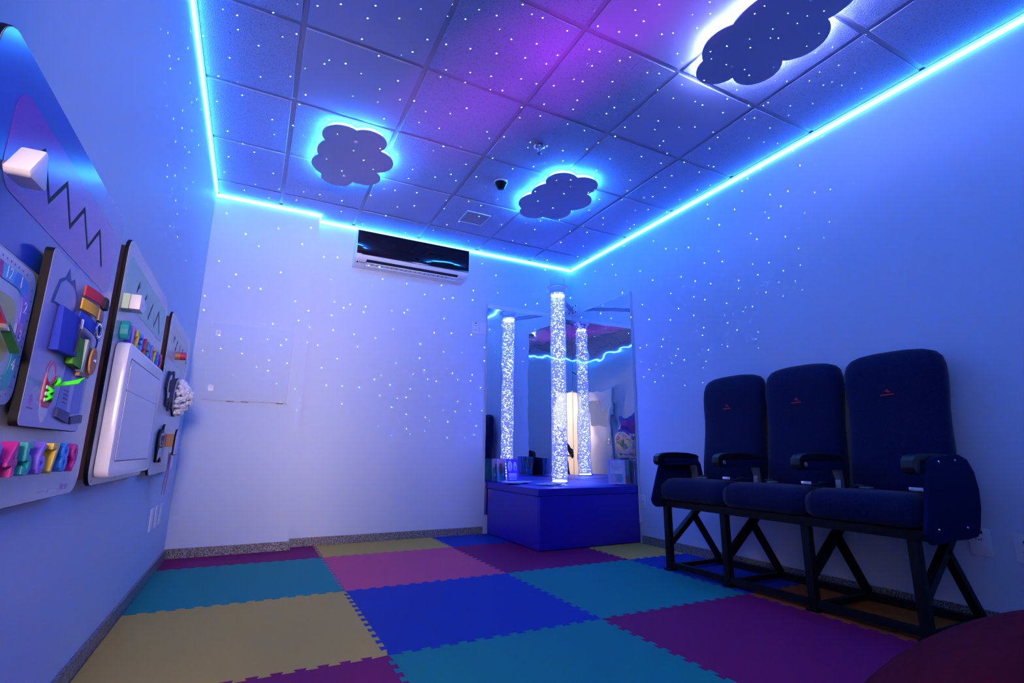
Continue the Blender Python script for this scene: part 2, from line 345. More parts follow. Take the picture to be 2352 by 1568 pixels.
# ================================================================== FOAM MATS
MCOL = {'teal': (0.004, 0.235, 0.19), 'yellow': (0.60, 0.37, 0.07), 'salmon': (0.74, 0.085, 0.16), 'magenta': (0.24, 0.003, 0.085), 'blue': (0.003, 0.034, 0.28), 'orange': (0.42, 0.09, 0.01)}
def mat_foam(c): return mat('foam_' + c, MCOL[c], 0.75, 0.25, bump=('wave', 62, 0.10, 0.0015))
MX = [XL + 0.015, 0.544, 1.534, 2.523, XR - 0.015]
MY = [YF + 0.005, 0.110, 1.100, 2.090, 3.080, 4.069, YB - 0.015]
def tooth_line(a, b, key, interior):
    """dovetail edge from a to b (2D); deterministic for the two mats that share it"""
    a = Vector(a); b = Vector(b)
    if not interior: return [tuple(a), tuple(b)]
    L = (b - a).length; d = (b - a).normalized(); nrm = Vector((-d.y, d.x)); p = 0.0762; n = max(1, int((L - 0.03) / p)); m = (L - n * p) / 2; out = [a]
    for k in range(n):
        s = m + k * p; h = 0.011
        out += [a + d * (s + 0.0225) - nrm * h, a + d * (s + 0.0165) + nrm * h, a + d * (s + 0.0595) + nrm * h, a + d * (s + 0.0535) - nrm * h] if True else []
    # flat lands between the teeth lie at -h
    out.append(b)
    return [tuple(q) for q in out]
ROWS = {5: ['magenta', 'yellow', 'blue', 'teal'], 4: ['teal', 'salmon', 'magenta', 'yellow'], 3: ['yellow', 'blue', 'teal', 'blue'],
        2: ['magenta', 'teal', 'magenta', 'orange'], 1: ['blue', 'yellow', 'blue', 'teal'], 0: ['teal', 'salmon', 'yellow', 'blue']}
MLAB = {(5, 0): 'cut strip of magenta foam mat along the foot of the pillar', (5, 1): 'cut strip of yellow foam mat along the back wall baseboard', (5, 2): 'dark blue foam mat at the back wall running under the podium', (5, 3): 'teal foam mat under the podium in the corner',
        (4, 0): 'teal foam mat by the left wall behind the wide yellow one', (4, 1): 'salmon pink foam floor mat in the middle of the room', (4, 2): 'magenta foam mat in front of the podium', (4, 3): 'narrow yellow foam mat by the right wall beside the podium',
        (3, 0): 'wide yellow foam mat by the left wall', (3, 1): 'bright blue foam mat between the yellow and teal ones', (3, 2): 'teal foam mat between the blue mat and the airline seats', (3, 3): 'narrow blue foam mat under the far end of the airline seats',
        (2, 0): 'magenta foam mat by the left wall next to the wide yellow one', (2, 1): 'teal foam mat in front of the bright blue one', (2, 2): 'dark magenta foam mat in front of the airline seats', (2, 3): 'narrow orange foam mat under the airline seats',
        (1, 0): 'blue foam mat beside the open door', (1, 1): 'yellow foam mat inside the doorway', (1, 2): 'blue foam mat half under the red bean bag', (1, 3): 'narrow teal foam mat by the right wall behind the bean bag',
        (0, 0): 'thin cut strip of teal foam mat at the doorsill', (0, 1): 'thin cut strip of salmon foam mat at the front wall', (0, 2): 'thin cut strip of yellow foam mat at the front wall', (0, 3): 'thin cut strip of blue foam mat at the front wall'}
for r in range(6):
    for c in range(4):
        x0, x1, y0, y1 = MX[c], MX[c + 1], MY[r], MY[r + 1]
        if r == 5 and c == 0: y1 = YC - 0.015
        bot = tooth_line((x0, y0), (x1, y0), 0, r > 0); top = tooth_line((x0, y1), (x1, y1), 0, r < 5)
        lef = tooth_line((x0, y0), (x0, y1), 0, c > 0); rig = tooth_line((x1, y0), (x1, y1), 0, c < 3)
        if r == 5 and c == 0: rig = tooth_line((x1, y0), (x1, YB - 0.015), 0, True); top = [(x0, y1), (XC + 0.015, y1), (XC + 0.015, YB - 0.015), (x1, YB - 0.015)]
        if r == 5 and c == 1: lef = tooth_line((x0, y0), (x0, YB - 0.015), 0, True)
        poly = bot[:-1] + rig[:-1] + top[::-1][:-1] + lef[::-1][:-1]
        poly = inset(poly, 0.0004); col = ROWS[r][c]
        o = MB().prism(poly, lambda x, y: (x, y, -0.012), lambda x, y: (x, y, 0.0)).build('foam_mat', mat_foam(col))
        tag(o, MLAB[(r, c)], 'floor mat', 'foam floor mats')

# ================================================================== PODIUM, MIRRORS, BUBBLE TUBE
BX0, BY0, BT = 2.066, 3.588, 0.478
pod = thing('padded_podium', 'low blue vinyl padded podium in the mirrored corner', 'podium', (2.57, 4.08, 0.0))
box('front_panel', (BX0 + 0.004, BY0, 0.002), (XR - 0.006, BY0 + 0.05, 0.412), M_vinyl, pod, bevel=0.012, seg=3)
box('side_panel', (BX0, BY0 + 0.004, 0.002), (BX0 + 0.05, YB - 0.03, 0.412), M_vinyl, pod, bevel=0.012, seg=3)
box('core', (BX0 + 0.05, BY0 + 0.05, 0.002), (XR - 0.03, YB - 0.03, 0.411), M_dark, pod)
def pad(name, x0, x1, y0, y1, z0, z1, m, parent, bulge=0.006, n=16, r=0.018):
    mb = MB(); N = n
    rows = []
    for j in range(N + 1):
        for i in range(N + 1):
            u, v = i / N, j / N
            x = x0 + (x1 - x0) * u; y = y0 + (y1 - y0) * v
            e = min(u * (x1 - x0), (1 - u) * (x1 - x0), v * (y1 - y0), (1 - v) * (y1 - y0))
            z = z1 - r * max(0, 1 - e / r) ** 2 * 0.6 + bulge * math.sin(PI * u) * math.sin(PI * v) + 0.0015 * math.sin(23 * u + 9 * v) * math.sin(17 * v - 4 * u)
            rows.append((x, y, z))
    W = N + 1
    fs = [(j * W + i, j * W + i + 1, (j + 1) * W + i + 1, (j + 1) * W + i) for j in range(N) for i in range(N)]
    ring = [i for i in range(W)] + [j * W + N for j in range(1, W)] + [N * W + i for i in range(N - 1, -1, -1)] + [j * W for j in range(N - 1, 0, -1)]
    k = len(rows); rows += [(rows[i][0], rows[i][1], z0) for i in ring]; n2 = len(ring)
    fs += [(ring[i], k + i, k + (i + 1) % n2, ring[(i + 1) % n2]) for i in range(n2)] + [tuple(k + i for i in range(n2 - 1, -1, -1))]
    return mb.add(rows, fs).build(name, m, parent, smooth=True)
pad('top_cushion', BX0 - 0.004, XR - 0.030, BY0 - 0.004, YB - 0.032, 0.414, BT, M_vinyl, pod, bulge=0.004)
M_mir1 = mat_mirror('mirror_film_back', 0.0); M_mir2 = mat_mirror('mirror_film_right', 3.7)
MT = 2.245
mr = thing('wall_mirror', 'wavy acrylic mirror sheet on the back wall behind the bubble tube', 'mirror', (2.55, YB, 0.17), 'corner mirrors')
box('backing', (2.036, YB - 0.018, 0.17), (XR - 0.020, YB, MT), M_white, mr); box('mirror_pane', (2.038, YB - 0.022, 0.172), (XR - 0.0245, YB - 0.0185, MT - 0.045), M_mir1, mr)
mr2 = thing('wall_mirror', 'wavy acrylic mirror sheet on the right wall next to the podium', 'mirror', (XR, 4.08, 0.17), 'corner mirrors')
box('backing', (XR - 0.018, 3.576, 0.17), (XR, YB, MT + 0.012), M_white, mr2); box('mirror_pane', (XR - 0.022, 3.578, 0.172), (XR - 0.0185, YB - 0.0225, MT), M_mir2, mr2)

TX, TY, TR = 2.545, 4.03, 0.076
bt = thing('bubble_tube', 'tall clear water tube full of glowing blue bubbles on the podium', 'lamp', (TX, TY, BT))
M_acr = clear('clear_acrylic', (0.93, 0.96, 1.0), 1.45, 0.03)
WZ0, WZ1, TZ1 = BT + 0.006, 2.275, 2.43
t = MB(); n = 40
ring = lambda r, z: [(TX + r * math.cos(2 * PI * k / n), TY + r * math.sin(2 * PI * k / n), z) for k in range(n)]
vs = ring(TR, WZ0) + ring(TR, TZ1) + ring(TR - 0.004, TZ1) + ring(TR - 0.004, WZ0)
t.add(vs, [(a * n + k, a * n + (k + 1) % n, (a + 1) * n + (k + 1) % n, (a + 1) * n + k) for a in range(3) for k in range(n)])
t.build('acrylic_tube', M_acr, bt, smooth=True)
MB().lathe([(TR + 0.0, 0), (TR + 0.004, 0.003), (TR + 0.004, 0.012), (TR - 0.01, 0.012)], (TX, TY, BT + 0.003), 'z', 40).build('base_ring', M_white, bt, smooth=True)
MB().lathe([(TR - 0.012, 0), (TR - 0.012, 0.010), (0.03, 0.013)], (TX, TY, BT + 0.015), 'z', 24).build('base_light', emission('tube_led', BUB, BUB_S * 0.6), bt)
rg = MB(); vs = ring(TR + 0.001, TZ1 - 0.095) + ring(TR + 0.024, TZ1 - 0.095) + ring(TR + 0.024, TZ1 - 0.089) + ring(TR + 0.001, TZ1 - 0.089)
rg.add(vs, [(a * n + k, a * n + (k + 1) % n, ((a + 1) % 4) * n + (k + 1) % n, ((a + 1) % 4) * n + k) for a in range(4) for k in range(n)])
rg.build('collar', mat('violet_acrylic', (0.30, 0.24, 0.75), 0.3), bt, smooth=True)
M_water = clear('water_surface', (0.74, 0.80, 1.0), 1.33, 0.05, glow=((0.30, 0.33, 1.0), 0.40))
MB().lathe([(TR - 0.005, WZ0 + 0.012), (TR - 0.005, WZ1), (0.001, WZ1 + 0.002)], (TX, TY, 0), 'z', 40).build('water_column', M_water, bt, smooth=True)
# bubbles: far too many to count, small spheres rising in the lit water, bigger clusters low down
def ico():
    g = (1 + 5 ** 0.5) / 2; L = (1 + g * g) ** 0.5; v = []
    for a, b in ((-1, g), (1, g), (-1, -g), (1, -g)): v.append((a / L, b / L, 0))
    for a, b in ((-1, g), (1, g), (-1, -g), (1, -g)): v.append((0, a / L, b / L))
    for a, b in ((-1, g), (1, g), (-1, -g), (1, -g)): v.append((b / L, 0, a / L))
    f = [(0, 11, 5), (0, 5, 1), (0, 1, 7), (0, 7, 10), (0, 10, 11), (1, 5, 9), (5, 11, 4), (11, 10, 2), (10, 7, 6), (7, 1, 8), (3, 9, 4), (3, 4, 2), (3, 2, 6), (3, 6, 8), (3, 8, 9), (4, 9, 5), (2, 4, 11), (6, 2, 10), (8, 6, 7), (9, 8, 1)]
    return v, f
IV, IF = ico()
def bubble(mb, c, r, sz=1.0):
    mb.add([(c[0] + p[0] * r, c[1] + p[1] * r, c[2] + p[2] * r * sz) for p in IV], IF)
small, big = MB(), MB()
for k in range(640):
    a = random.uniform(0, 2 * PI); rr = (TR - 0.009) * math.sqrt(random.random()); u = random.random()
    z = WZ0 + 0.03 + (WZ1 - WZ0 - 0.035) * u
    bubble(small, (TX + rr * math.cos(a), TY + rr * math.sin(a), z), random.choice((0.0016, 0.0020, 0.0025, 0.0032)), random.uniform(0.7, 1.1))
for k in range(34):
    a = random.uniform(0, 2 * PI); rr = 0.045 * math.sqrt(random.random()); z = WZ0 + 0.05 + (WZ1 - WZ0 - 0.1) * random.random() ** 1.6
    cx, cy_ = TX + rr * math.cos(a), TY + rr * math.sin(a)
    for q in range(random.choice((2, 3, 4))):
        bubble(big, (cx + random.uniform(-0.012, 0.012), cy_ + random.uniform(-0.012, 0.012), z + random.uniform(-0.006, 0.006)), random.uniform(0.003, 0.0065), 0.6)
for k in range(150):
    a = random.uniform(0, 2 * PI); rr = (TR - 0.011) * math.sqrt(random.random())
    bubble(big, (TX + rr * math.cos(a), TY + rr * math.sin(a), WZ1 - random.uniform(0.004, 0.022)), random.uniform(0.0015, 0.003), 0.7)
o = small.build('small_bubbles', emission('bubble_glow', BUB, BUB_S), bt); o['kind'] = 'stuff'
o = big.build('large_bubbles', emission('bubble_glow_large', BUB, BUB_S * 1.2), bt, smooth='all'); o['kind'] = 'stuff'
# aluminium bracket that ties the tube to the corner
br = thing('tube_bracket', 'metal corner bracket holding the bubble tube to the walls', 'bracket', (XR - 0.25, YB - 0.25, 2.24))
M_alu = mat('violet_alu', (0.45, 0.42, 0.62), 0.35, metal=0.7)
d = Vector((XR - TX, YB - TY, 0)).normalized(); p0 = Vector((TX, TY, 2.262)) + d * (TR + 0.006); p1 = Vector((XR - 0.008, YB - 0.008, 2.320))
MB().bar(p0, p1, 0.030, 0.022).build('arm', M_alu, br)
MB().bar(p0 + Vector((0, 0, 0.017)), p1 + Vector((0, 0, 0.017)), 0.042, 0.006).build('arm_cover', M_white, br)
box('fixing_plate', (XR - 0.12, YB - 0.004, 2.265), (XR - 0.006, YB, 2.375), M_white, br); box('fixing_plate', (XR - 0.004, YB - 0.12, 2.265), (XR, YB - 0.006, 2.375), M_white, br)
for q in (0.035, 0.09):
    for zz in (2.283, 2.355):
        MB().lathe([(0.008, 0), (0.006, -0.005)], (XR - q, YB - 0.004, zz), 'y', 10).build('bolt', M_steel, br)
        MB().lathe([(0.008, 0), (0.006, -0.005)], (XR - 0.004, YB - q, zz), 'x', 10).build('bolt', M_steel, br)
cl = MB(); cl.tube([(TX + (TR + 0.0048) * math.cos(2 * PI * k / 24), TY + (TR + 0.0048) * math.sin(2 * PI * k / 24), 2.262) for k in range(24)], 0.003, 6, closed=True); cl.build('clamp_ring', M_alu, br, smooth=True)

# ------------------------------------------------------------------ booklets and leaflets on the podium
PAGE = mat('paper', (0.75, 0.72, 0.78), 0.6)
def booklet(label, group, base, yaw, w, h, tilt, cover, deco, thick=0.006, name='booklet'):
    """standing booklet, cover facing local -Y; base is the centre of its bottom edge"""
    root = thing(name, label, 'booklet', base, group)
    R = Matrix.Rotation(yaw, 4, 'Z') @ Matrix.Rotation(tilt, 4, 'X')
    P = lambda x, y, z: tuple(Vector(base) + (R @ Vector((x, y, z))))
    def bx(nm, x0, x1, y0, y1, z0, z1, m, par):
        mb = MB(); mb.add([P(x, y, z) for z in (z0, z1) for x, y in ((x0, y0), (x1, y0), (x1, y1), (x0, y1))], [(0, 3, 2, 1), (4, 5, 6, 7), (0, 1, 5, 4), (1, 2, 6, 5), (2, 3, 7, 6), (3, 0, 4, 7)]); return mb.build(nm, m, par)
    bx('pages', -w / 2 + 0.001, w / 2 - 0.002, 0.0012, thick - 0.0012, 0.002, h - 0.001, PAGE, root)
    c = bx('cover', -w / 2, w / 2, 0, 0.001, 0.001, h, cover, root); bx('cover', -w / 2, w / 2, thick - 0.001, thick, 0.001, h, cover, root); bx('spine', -w / 2 - 0.001, -w / 2, 0, thick, 0.001, h, cover, root)
    for it in deco:
        if it[0] == 'rect':
            _, x0, x1, z0, z1, m = it; bx('printed_panel', x0 * w, x1 * w, -0.0006, -0.0001, z0 * h, z1 * h, m, c)
        elif it[0] == 'oval':
            _, cx, cz, rx, rz, m = it
            MB().prism(ellipse(cx * w, cz * h, rx * w, rz * h, 16), lambda x, z: P(x, -0.0002, z), lambda x, z: P(x, -0.0011, z)).build('printed_figure', m, c)
        else:
            _, s, size, cz, m = it
            ex = (R @ Vector((1, 0, 0))); ey = (R @ Vector((0, 0, 1))); ez = (R @ Vector((0, -1, 0)))
            text('lettering', s, size, 0.0004, P(0, -0.0012, cz * h), None, m, c, ax=(ex, ey, ez))
    return root
C_vio = mat('cover_violet', (0.10, 0.03, 0.55), 0.35); C_lil = mat('cover_lilac', (0.55, 0.48, 0.80), 0.4); C_teal = mat('cover_teal', (0.02, 0.22, 0.32), 0.35)
C_pink = mat('cover_pink', (0.75, 0.40, 0.55), 0.4); C_pale = mat('cover_pale', (0.62, 0.66, 0.85), 0.4); C_ink = mat('ink_dark', (0.03, 0.02, 0.12), 0.5); C_brown = mat('cover_brown', (0.22, 0.10, 0.06), 0.5); C_sky = mat('cover_sky', (0.05, 0.35, 0.60), 0.4); C_rose = mat('ink_rose', (0.45, 0.10, 0.35), 0.5)
TOPZ = BT + 0.006
yaw1 = 0.42
booklet('violet booklet with two winged figures and lettering, open-faced on the podium', None, (2.235, 4.36, TOPZ), 0.30, 0.145, 0.205, -0.10, C_vio,
        [('rect', -0.34, 0.36, 0.06, 0.36, C_lil), ('oval', -0.20, 0.68, 0.20, 0.24, C_pale), ('oval', 0.26, 0.66, 0.15, 0.21, C_pale), ('oval', -0.16, 0.62, 0.09, 0.18, C_rose), ('oval', 0.27, 0.60, 0.08, 0.14, C_ink),
         ('text', 'OTSATINI', 0.026, 0.14, C_ink), ('text', 'GIBAR', 0.020, 0.32, C_pale), ('rect', -0.24, 0.26, 0.225, 0.245, C_ink)])
booklet('brown and sky-blue picture booklet standing behind the violet one', None, (2.150, 4.42, TOPZ), 0.55, 0.145, 0.205, -0.07, C_sky, [('rect', -0.5, 0.5, 0.62, 1.0, C_pink), ('oval', -0.1, 0.55, 0.22, 0.26, C_brown), ('oval', 0.2, 0.3, 0.10, 0.08, C_pale)])
booklet('sky-blue picture booklet at the mirror edge, half hidden by the brown one', None, (2.110, 4.47, TOPZ), 0.70, 0.145, 0.205, -0.05, C_teal, [('rect', -0.5, 0.5, 0.60, 1.0, C_pink), ('oval', 0.1, 0.52, 0.20, 0.25, C_brown), ('oval', -0.15, 0.28, 0.12, 0.08, C_pale)])
booklet('lilac booklet with a pink figure and drop shape, front of the row', None, (2.905, 3.66, TOPZ), -0.50, 0.148, 0.210, -0.07, C_lil,
        [('rect', -0.40, 0.34, 0.08, 0.80, C_pale), ('rect', -0.36, 0.32, 0.07, 0.42, C_pink), ('oval', 0.20, 0.22, 0.16, 0.17, C_sky), ('oval', -0.20, 0.25, 0.13, 0.18, C_lil), ('oval', -0.22, 0.89, 0.15, 0.07, C_pale), ('oval', 0.16, 0.89, 0.15, 0.07, C_pale),
         ('text', 'INCLUSAO', 0.020, 0.70, C_rose), ('text', '2020', 0.018, 0.50, C_pale), ('oval', -0.03, 0.62, 0.24, 0.012, C_rose)])
for k in range(9):
    a = -0.62 - 0.055 * k
    b = booklet('thin teal booklet in the row standing behind the lilac one', 'teal booklets in the row', (2.945 + 0.0095 * k, 3.672 + 0.008 * k, TOPZ), a, 0.148, 0.205 + 0.004 * math.sin(k * 2.1), -0.05, (C_teal, C_sky, C_teal)[k % 3], [('rect', 0.1, 0.5, 0.03, 0.35, (C_brown, C_ink, C_vio)[k % 3])], 0.005)
def leaflet_fan(label, group, c, n, a0, da, r, cols):
    for k in range(n):
        a = a0 + da * k; w, h = 0.10, 0.21
        ex = Vector((math.cos(a), math.sin(a), 0)); ey = Vector((-math.sin(a), math.cos(a), 0)); z = TOPZ + 0.0015 + 0.0021 * k
        q = [Vector(c) + ex * (x) + ey * (y) for x, y in ((-w / 2, 0), (w / 2, 0), (w / 2, h), (-w / 2, h))]
        root = thing('leaflet', label, 'leaflet', (c[0], c[1], z), group)
        mb = MB(); mb.add([(p.x, p.y, zz) for zz in (z, z + 0.0016) for p in q], [(0, 3, 2, 1), (4, 5, 6, 7), (0, 1, 5, 4), (1, 2, 6, 5), (2, 3, 7, 6), (3, 0, 4, 7)]); mb.build('sheet', PAGE if k % 2 else C_pale, root)
        q2 = [Vector(c) + ex * x + ey * y for x, y in ((-w / 2 + 0.006, 0.008), (w / 2 - 0.006, 0.008), (w / 2 - 0.006, h * 0.6), (-w / 2 + 0.006, h * 0.6))]
        mb = MB(); mb.add([(p.x, p.y, zz) for zz in (z + 0.0016, z + 0.0018) for p in q2], [(0, 3, 2, 1), (4, 5, 6, 7), (0, 1, 5, 4), (1, 2, 6, 5), (2, 3, 7, 6), (3, 0, 4, 7)]); mb.build('printed_panel', cols[k % len(cols)], root)
leaflet_fan('thin leaflet fanned out at the foot of the bubble tube', 'leaflets fanned by the tube', (2.30, 3.70, 0), 6, 0.35, -0.22, 0.1, (C_teal, C_brown, C_ink))
leaflet_fan('thin leaflet fanned out below the violet booklet', 'leaflets fanned by the violet booklet', (2.15, 4.02, 0), 5, 0.30, -0.25, 0.1, (C_sky, C_lil, C_brown))

# ================================================================== AIR CONDITIONER
ac = thing('air_conditioner', 'white split air conditioner with glossy black front on the back wall', 'air conditioner', (1.205, YB, 2.40))
AX0, AX1, AF = 0.665, 1.745, YB - 0.205
prof = [(YB, 2.715), (AF + 0.035, 2.715), (AF + 0.01, 2.705), (AF + 0.006, 2.69), (AF + 0.006, 2.478), (AF + 0.018, 2.452), (AF + 0.05, 2.434), (AF + 0.12, 2.418), (YB, 2.408)]
MB().prism(prof, lambda y, z: (AX0, y, z), lambda y, z: (AX1, y, z)).build('body', mat('ac_white', (0.80, 0.80, 0.80), 0.4), ac, smooth=True)
box('front_panel', (AX0 + 0.004, AF - 0.004, 2.474), (AX1 - 0.004, AF + 0.006, 2.700), M_gloss_black, ac, bevel=0.003)
UP = [(AF + 0.018, 2.452), (AF + 0.05, 2.434), (AF + 0.12, 2.418), (YB, 2.408)]
UL = [math.dist(UP[i], UP[i + 1]) for i in range(3)]
def U(q):                                             # point on the underside, 0 at the front edge, 1 at the wall
    q *= sum(UL)
    for i in range(3):
        if q <= UL[i] or i == 2: f = q / UL[i]; return (UP[i][0] + (UP[i + 1][0] - UP[i][0]) * f, UP[i][1] + (UP[i + 1][1] - UP[i][1]) * f)
        q -= UL[i]
def underside(name, x0, x1, s0, s1, h0, h1, m):
    (ya, za), (yb, zb) = U(s0), U(s1)
    MB().prism([(ya, za - h0), (yb, zb - h0), (yb, zb - h1), (ya, za - h1)], lambda y, z: (x0, y, z), lambda y, z: (x1, y, z)).build(name, m, ac)
underside('outlet', AX0 + 0.10, AX1 - 0.10, 0.08, 0.185, 0.0003, 0.0010, M_dark); underside('outlet', AX0 + 0.10, AX1 - 0.10, 0.185, 0.66, 0.0003, 0.0010, M_dark)
for q_ in (0.27, 0.54):
    (ya, za), (yb, zb) = U(q_ - 0.018), U(q_ + 0.022)
    MB().prism([(ya, za - 0.004), (yb, zb - 0.004), (yb, zb - 0.010), (ya, za - 0.010)], lambda y, z: (AX0 + 0.104, y, z), lambda y, z: (AX1 - 0.104, y, z)).build('louvre', mat('ac_white', (0.8, 0.8, 0.8)), ac)
for k in range(17):
    x = AX0 + 0.16 + k * 0.045
    (ya, za), (yb, zb) = U(0.31), U(0.50)
    MB().prism([(ya, za - 0.0012), (yb, zb - 0.0012), (yb, zb - 0.004), (ya, za - 0.004)], lambda y, z: (x, y, z), lambda y, z: (x + 0.004, y, z)).build('vane', mat('vane_grey', (0.12, 0.10, 0.11), 0.6), ac)
uy, uz = U(0.36); ud = Vector((0, U(0.40)[0] - U(0.30)[0], U(0.40)[1] - U(0.30)[1])).normalized()
axu = (Vector((1, 0, 0)), -ud, Vector((1, 0, 0)).cross(-ud))
text('brand_lettering', 'TRANE', 0.018, 0.0006, (AX0 + 0.066, uy, uz - 0.0015), None, M_black, ac, ax=axu, sy=1.6)
MB().prism(ellipse(0, 0, 0.008, 0.012, 14), lambda x, y: tuple(Vector((AX0 + 0.026 + x, uy, uz - 0.0008)) - ud * y), lambda x, y: tuple(Vector((AX0 + 0.026 + x, uy, uz - 0.0016)) - ud * y)).build('brand_emblem', M_black, ac)
text('model_lettering', 'inverter', 0.016, 0.0006, (AX1 - 0.05, uy, uz - 0.0015), None, mat('ink_red', (0.6, 0.05, 0.2), 0.5), ac, ax=axu, sy=1.4)

# ================================================================== ACCESS PANEL, PLATES
ap = thing('access_panel', 'square white electrical panel door on the pillar', 'panel', (-0.065, YC, 1.12))
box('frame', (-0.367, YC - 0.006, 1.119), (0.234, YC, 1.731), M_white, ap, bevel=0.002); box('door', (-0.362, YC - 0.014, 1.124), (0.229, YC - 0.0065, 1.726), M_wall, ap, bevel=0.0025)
for zz in (1.645, 1.215):
    MB().prism(rrect(-0.333, zz - 0.025, -0.297, zz + 0.022, 0.007), lambda x, z: (x, YC - 0.0145, z), lambda x, z: (x, YC - 0.018, z)).build('latch', M_white, ap, smooth=True)
    MB().prism([(-0.320, zz + 0.004), (-0.309, zz + 0.004), (-0.307, zz - 0.004), (-0.313, zz - 0.008)], lambda x, z: (x, YC - 0.0182, z), lambda x, z: (x, YC - 0.0205, z)).build('latch_slot', M_grey, ap)
for x in (-0.20, -0.10, 0.15):
    box('bottom_hinge', (x, YC - 0.012, 1.1155), (x + 0.05, YC - 0.002, 1.1188), M_dark, ap)
def socket_holes(root, c, face, scale=1.0):
    ex, ey, ez = AX[face]; c = Vector(c)
    hexa = [(-0.020, 0), (-0.011, 0.010), (0.011, 0.010), (0.020, 0), (0.011, -0.010), (-0.011, -0.010)]
    s = MB().prism(hexa, lambda a, b: tuple(c + ex * a + ey * b + ez * 0.0002), lambda a, b: tuple(c + ex * a + ey * b + ez * 0.0014)).build('socket', mat('plate_inset', (0.60, 0.60, 0.62), 0.4), root)
    for a, b in ((-0.0095, 0), (0, -0.0025), (0.0095, 0)):
        MB().prism(ellipse(a, b, 0.0026, 0.0026, 10), lambda p, q: tuple(c + ex * p + ey * q + ez * 0.0015), lambda p, q: tuple(c + ex * p + ey * q + ez * 0.0021)).build('pin_hole', M_black, s)
def plate(name, label, cat, c, face, w, h, group=None):
    ex, ey, ez = AX[face]; c = Vector(c); root = thing(name, label, cat, tuple(c), group)
    MB().prism(rrect(-w / 2, -h / 2, w / 2, h / 2, 0.006, 4), lambda a, b: tuple(c + ex * a + ey * b), lambda a, b: tuple(c + ex * a + ey * b + ez * 0.007)).build('cover', M_white, root, smooth=True, bevel=0.002)
    return root
p = plate('wall_socket', 'double power socket plate beside the mirror on the back wall', 'socket', (1.912, YB, 1.980), 'back', 0.078, 0.122)
socket_holes(p, (1.912, YB - 0.0072, 2.005), 'back'); socket_holes(p, (1.912, YB - 0.0072, 1.957), 'back'); box('label_tag', (1.900, YB - 0.0076, 2.024), (1.925, YB - 0.0071, 2.033), M_black, p)
plate('blank_plate', 'blank white wall plate between the socket and the mirror', 'wall plate', (1.993, YB, 1.980), 'back', 0.080, 0.122)
p = plate('wall_socket', 'power socket with a black 110 V tag on the right wall', 'socket', (XR, 1.229, 0.361), 'right', 0.082, 0.122)
socket_holes(p, (XR - 0.0072, 1.231, 0.372), 'right'); box('voltage_tag', (XR - 0.0078, 1.214, 0.397), (XR - 0.0071, 1.250, 0.411), M_black, p)
text('voltage_lettering', '110 V', 0.011, 0.0003, (XR - 0.0080, 1.232, 0.404), 'right', M_white, p)
p = plate('switch_plate', 'network plate with ports on the right wall next to the power socket', 'wall plate', (XR, 1.066, 0.355), 'right', 0.082, 0.122)
for zz in (0.375, 0.345): box('port', (XR - 0.0078, 1.045, zz), (XR - 0.0071, 1.075, zz + 0.012), M_dark, p); box('port_line', (XR - 0.0076, 1.04, zz - 0.008), (XR - 0.0071, 1.082, zz - 0.006), M_grey, p)
p = plate('wall_socket', 'small socket plate half hidden behind the podium on the right wall', 'socket', (XR, 3.535, 0.345), 'right', 0.075, 0.115)
socket_holes(p, (XR - 0.0072, 3.535, 0.345), 'right')
for k, yy in enumerate((3.622, 3.787, 3.952)):
    lab = ('white switch plate on the left wall, under the sheep board, furthest from the pillar', 'white switch plate on the left wall, the middle one of three', 'white switch plate on the left wall, the one closest to the pillar')[k]
    p = plate('switch_plate', lab, 'wall plate', (XL, yy, 0.358), 'left', 0.080, 0.124, 'switch plates low on the left wall')
    box('rocker', (XL + 0.0072, yy - 0.012, 0.375), (XL + 0.0095, yy + 0.012, 0.398), mat('plate_inset', (0.6, 0.6, 0.62)), p); box('rocker', (XL + 0.0072, yy - 0.012, 0.322), (XL + 0.0095, yy + 0.012, 0.345), mat('plate_inset', (0.6, 0.6, 0.62)), p)

# ================================================================== CEILING ITEMS
def arc(a, m, b, n=14):
    ax_, ay = a; bx_, by = m; cx, cy_ = b
    D = 2 * (ax_ * (by - cy_) + bx_ * (cy_ - ay) + cx * (ay - by))
    ux = ((ax_ ** 2 + ay ** 2) * (by - cy_) + (bx_ ** 2 + by ** 2) * (cy_ - ay) + (cx ** 2 + cy_ ** 2) * (ay - by)) / D
    uy_ = ((ax_ ** 2 + ay ** 2) * (cx - bx_) + (bx_ ** 2 + by ** 2) * (ax_ - cx) + (cx ** 2 + cy_ ** 2) * (bx_ - ax_)) / D
    r = math.hypot(ax_ - ux, ay - uy_); t0 = math.atan2(ay - uy_, ax_ - ux); t1 = math.atan2(by - uy_, bx_ - ux); t2 = math.atan2(cy_ - uy_, cx - ux)
    f = lambda t: (t - t0) % (2 * PI)
    sp = f(t2) if f(t1) < f(t2) else f(t2) - 2 * PI
    return [(ux + r * math.cos(t0 + sp * k / n), uy_ + r * math.sin(t0 + sp * k / n)) for k in range(n)]
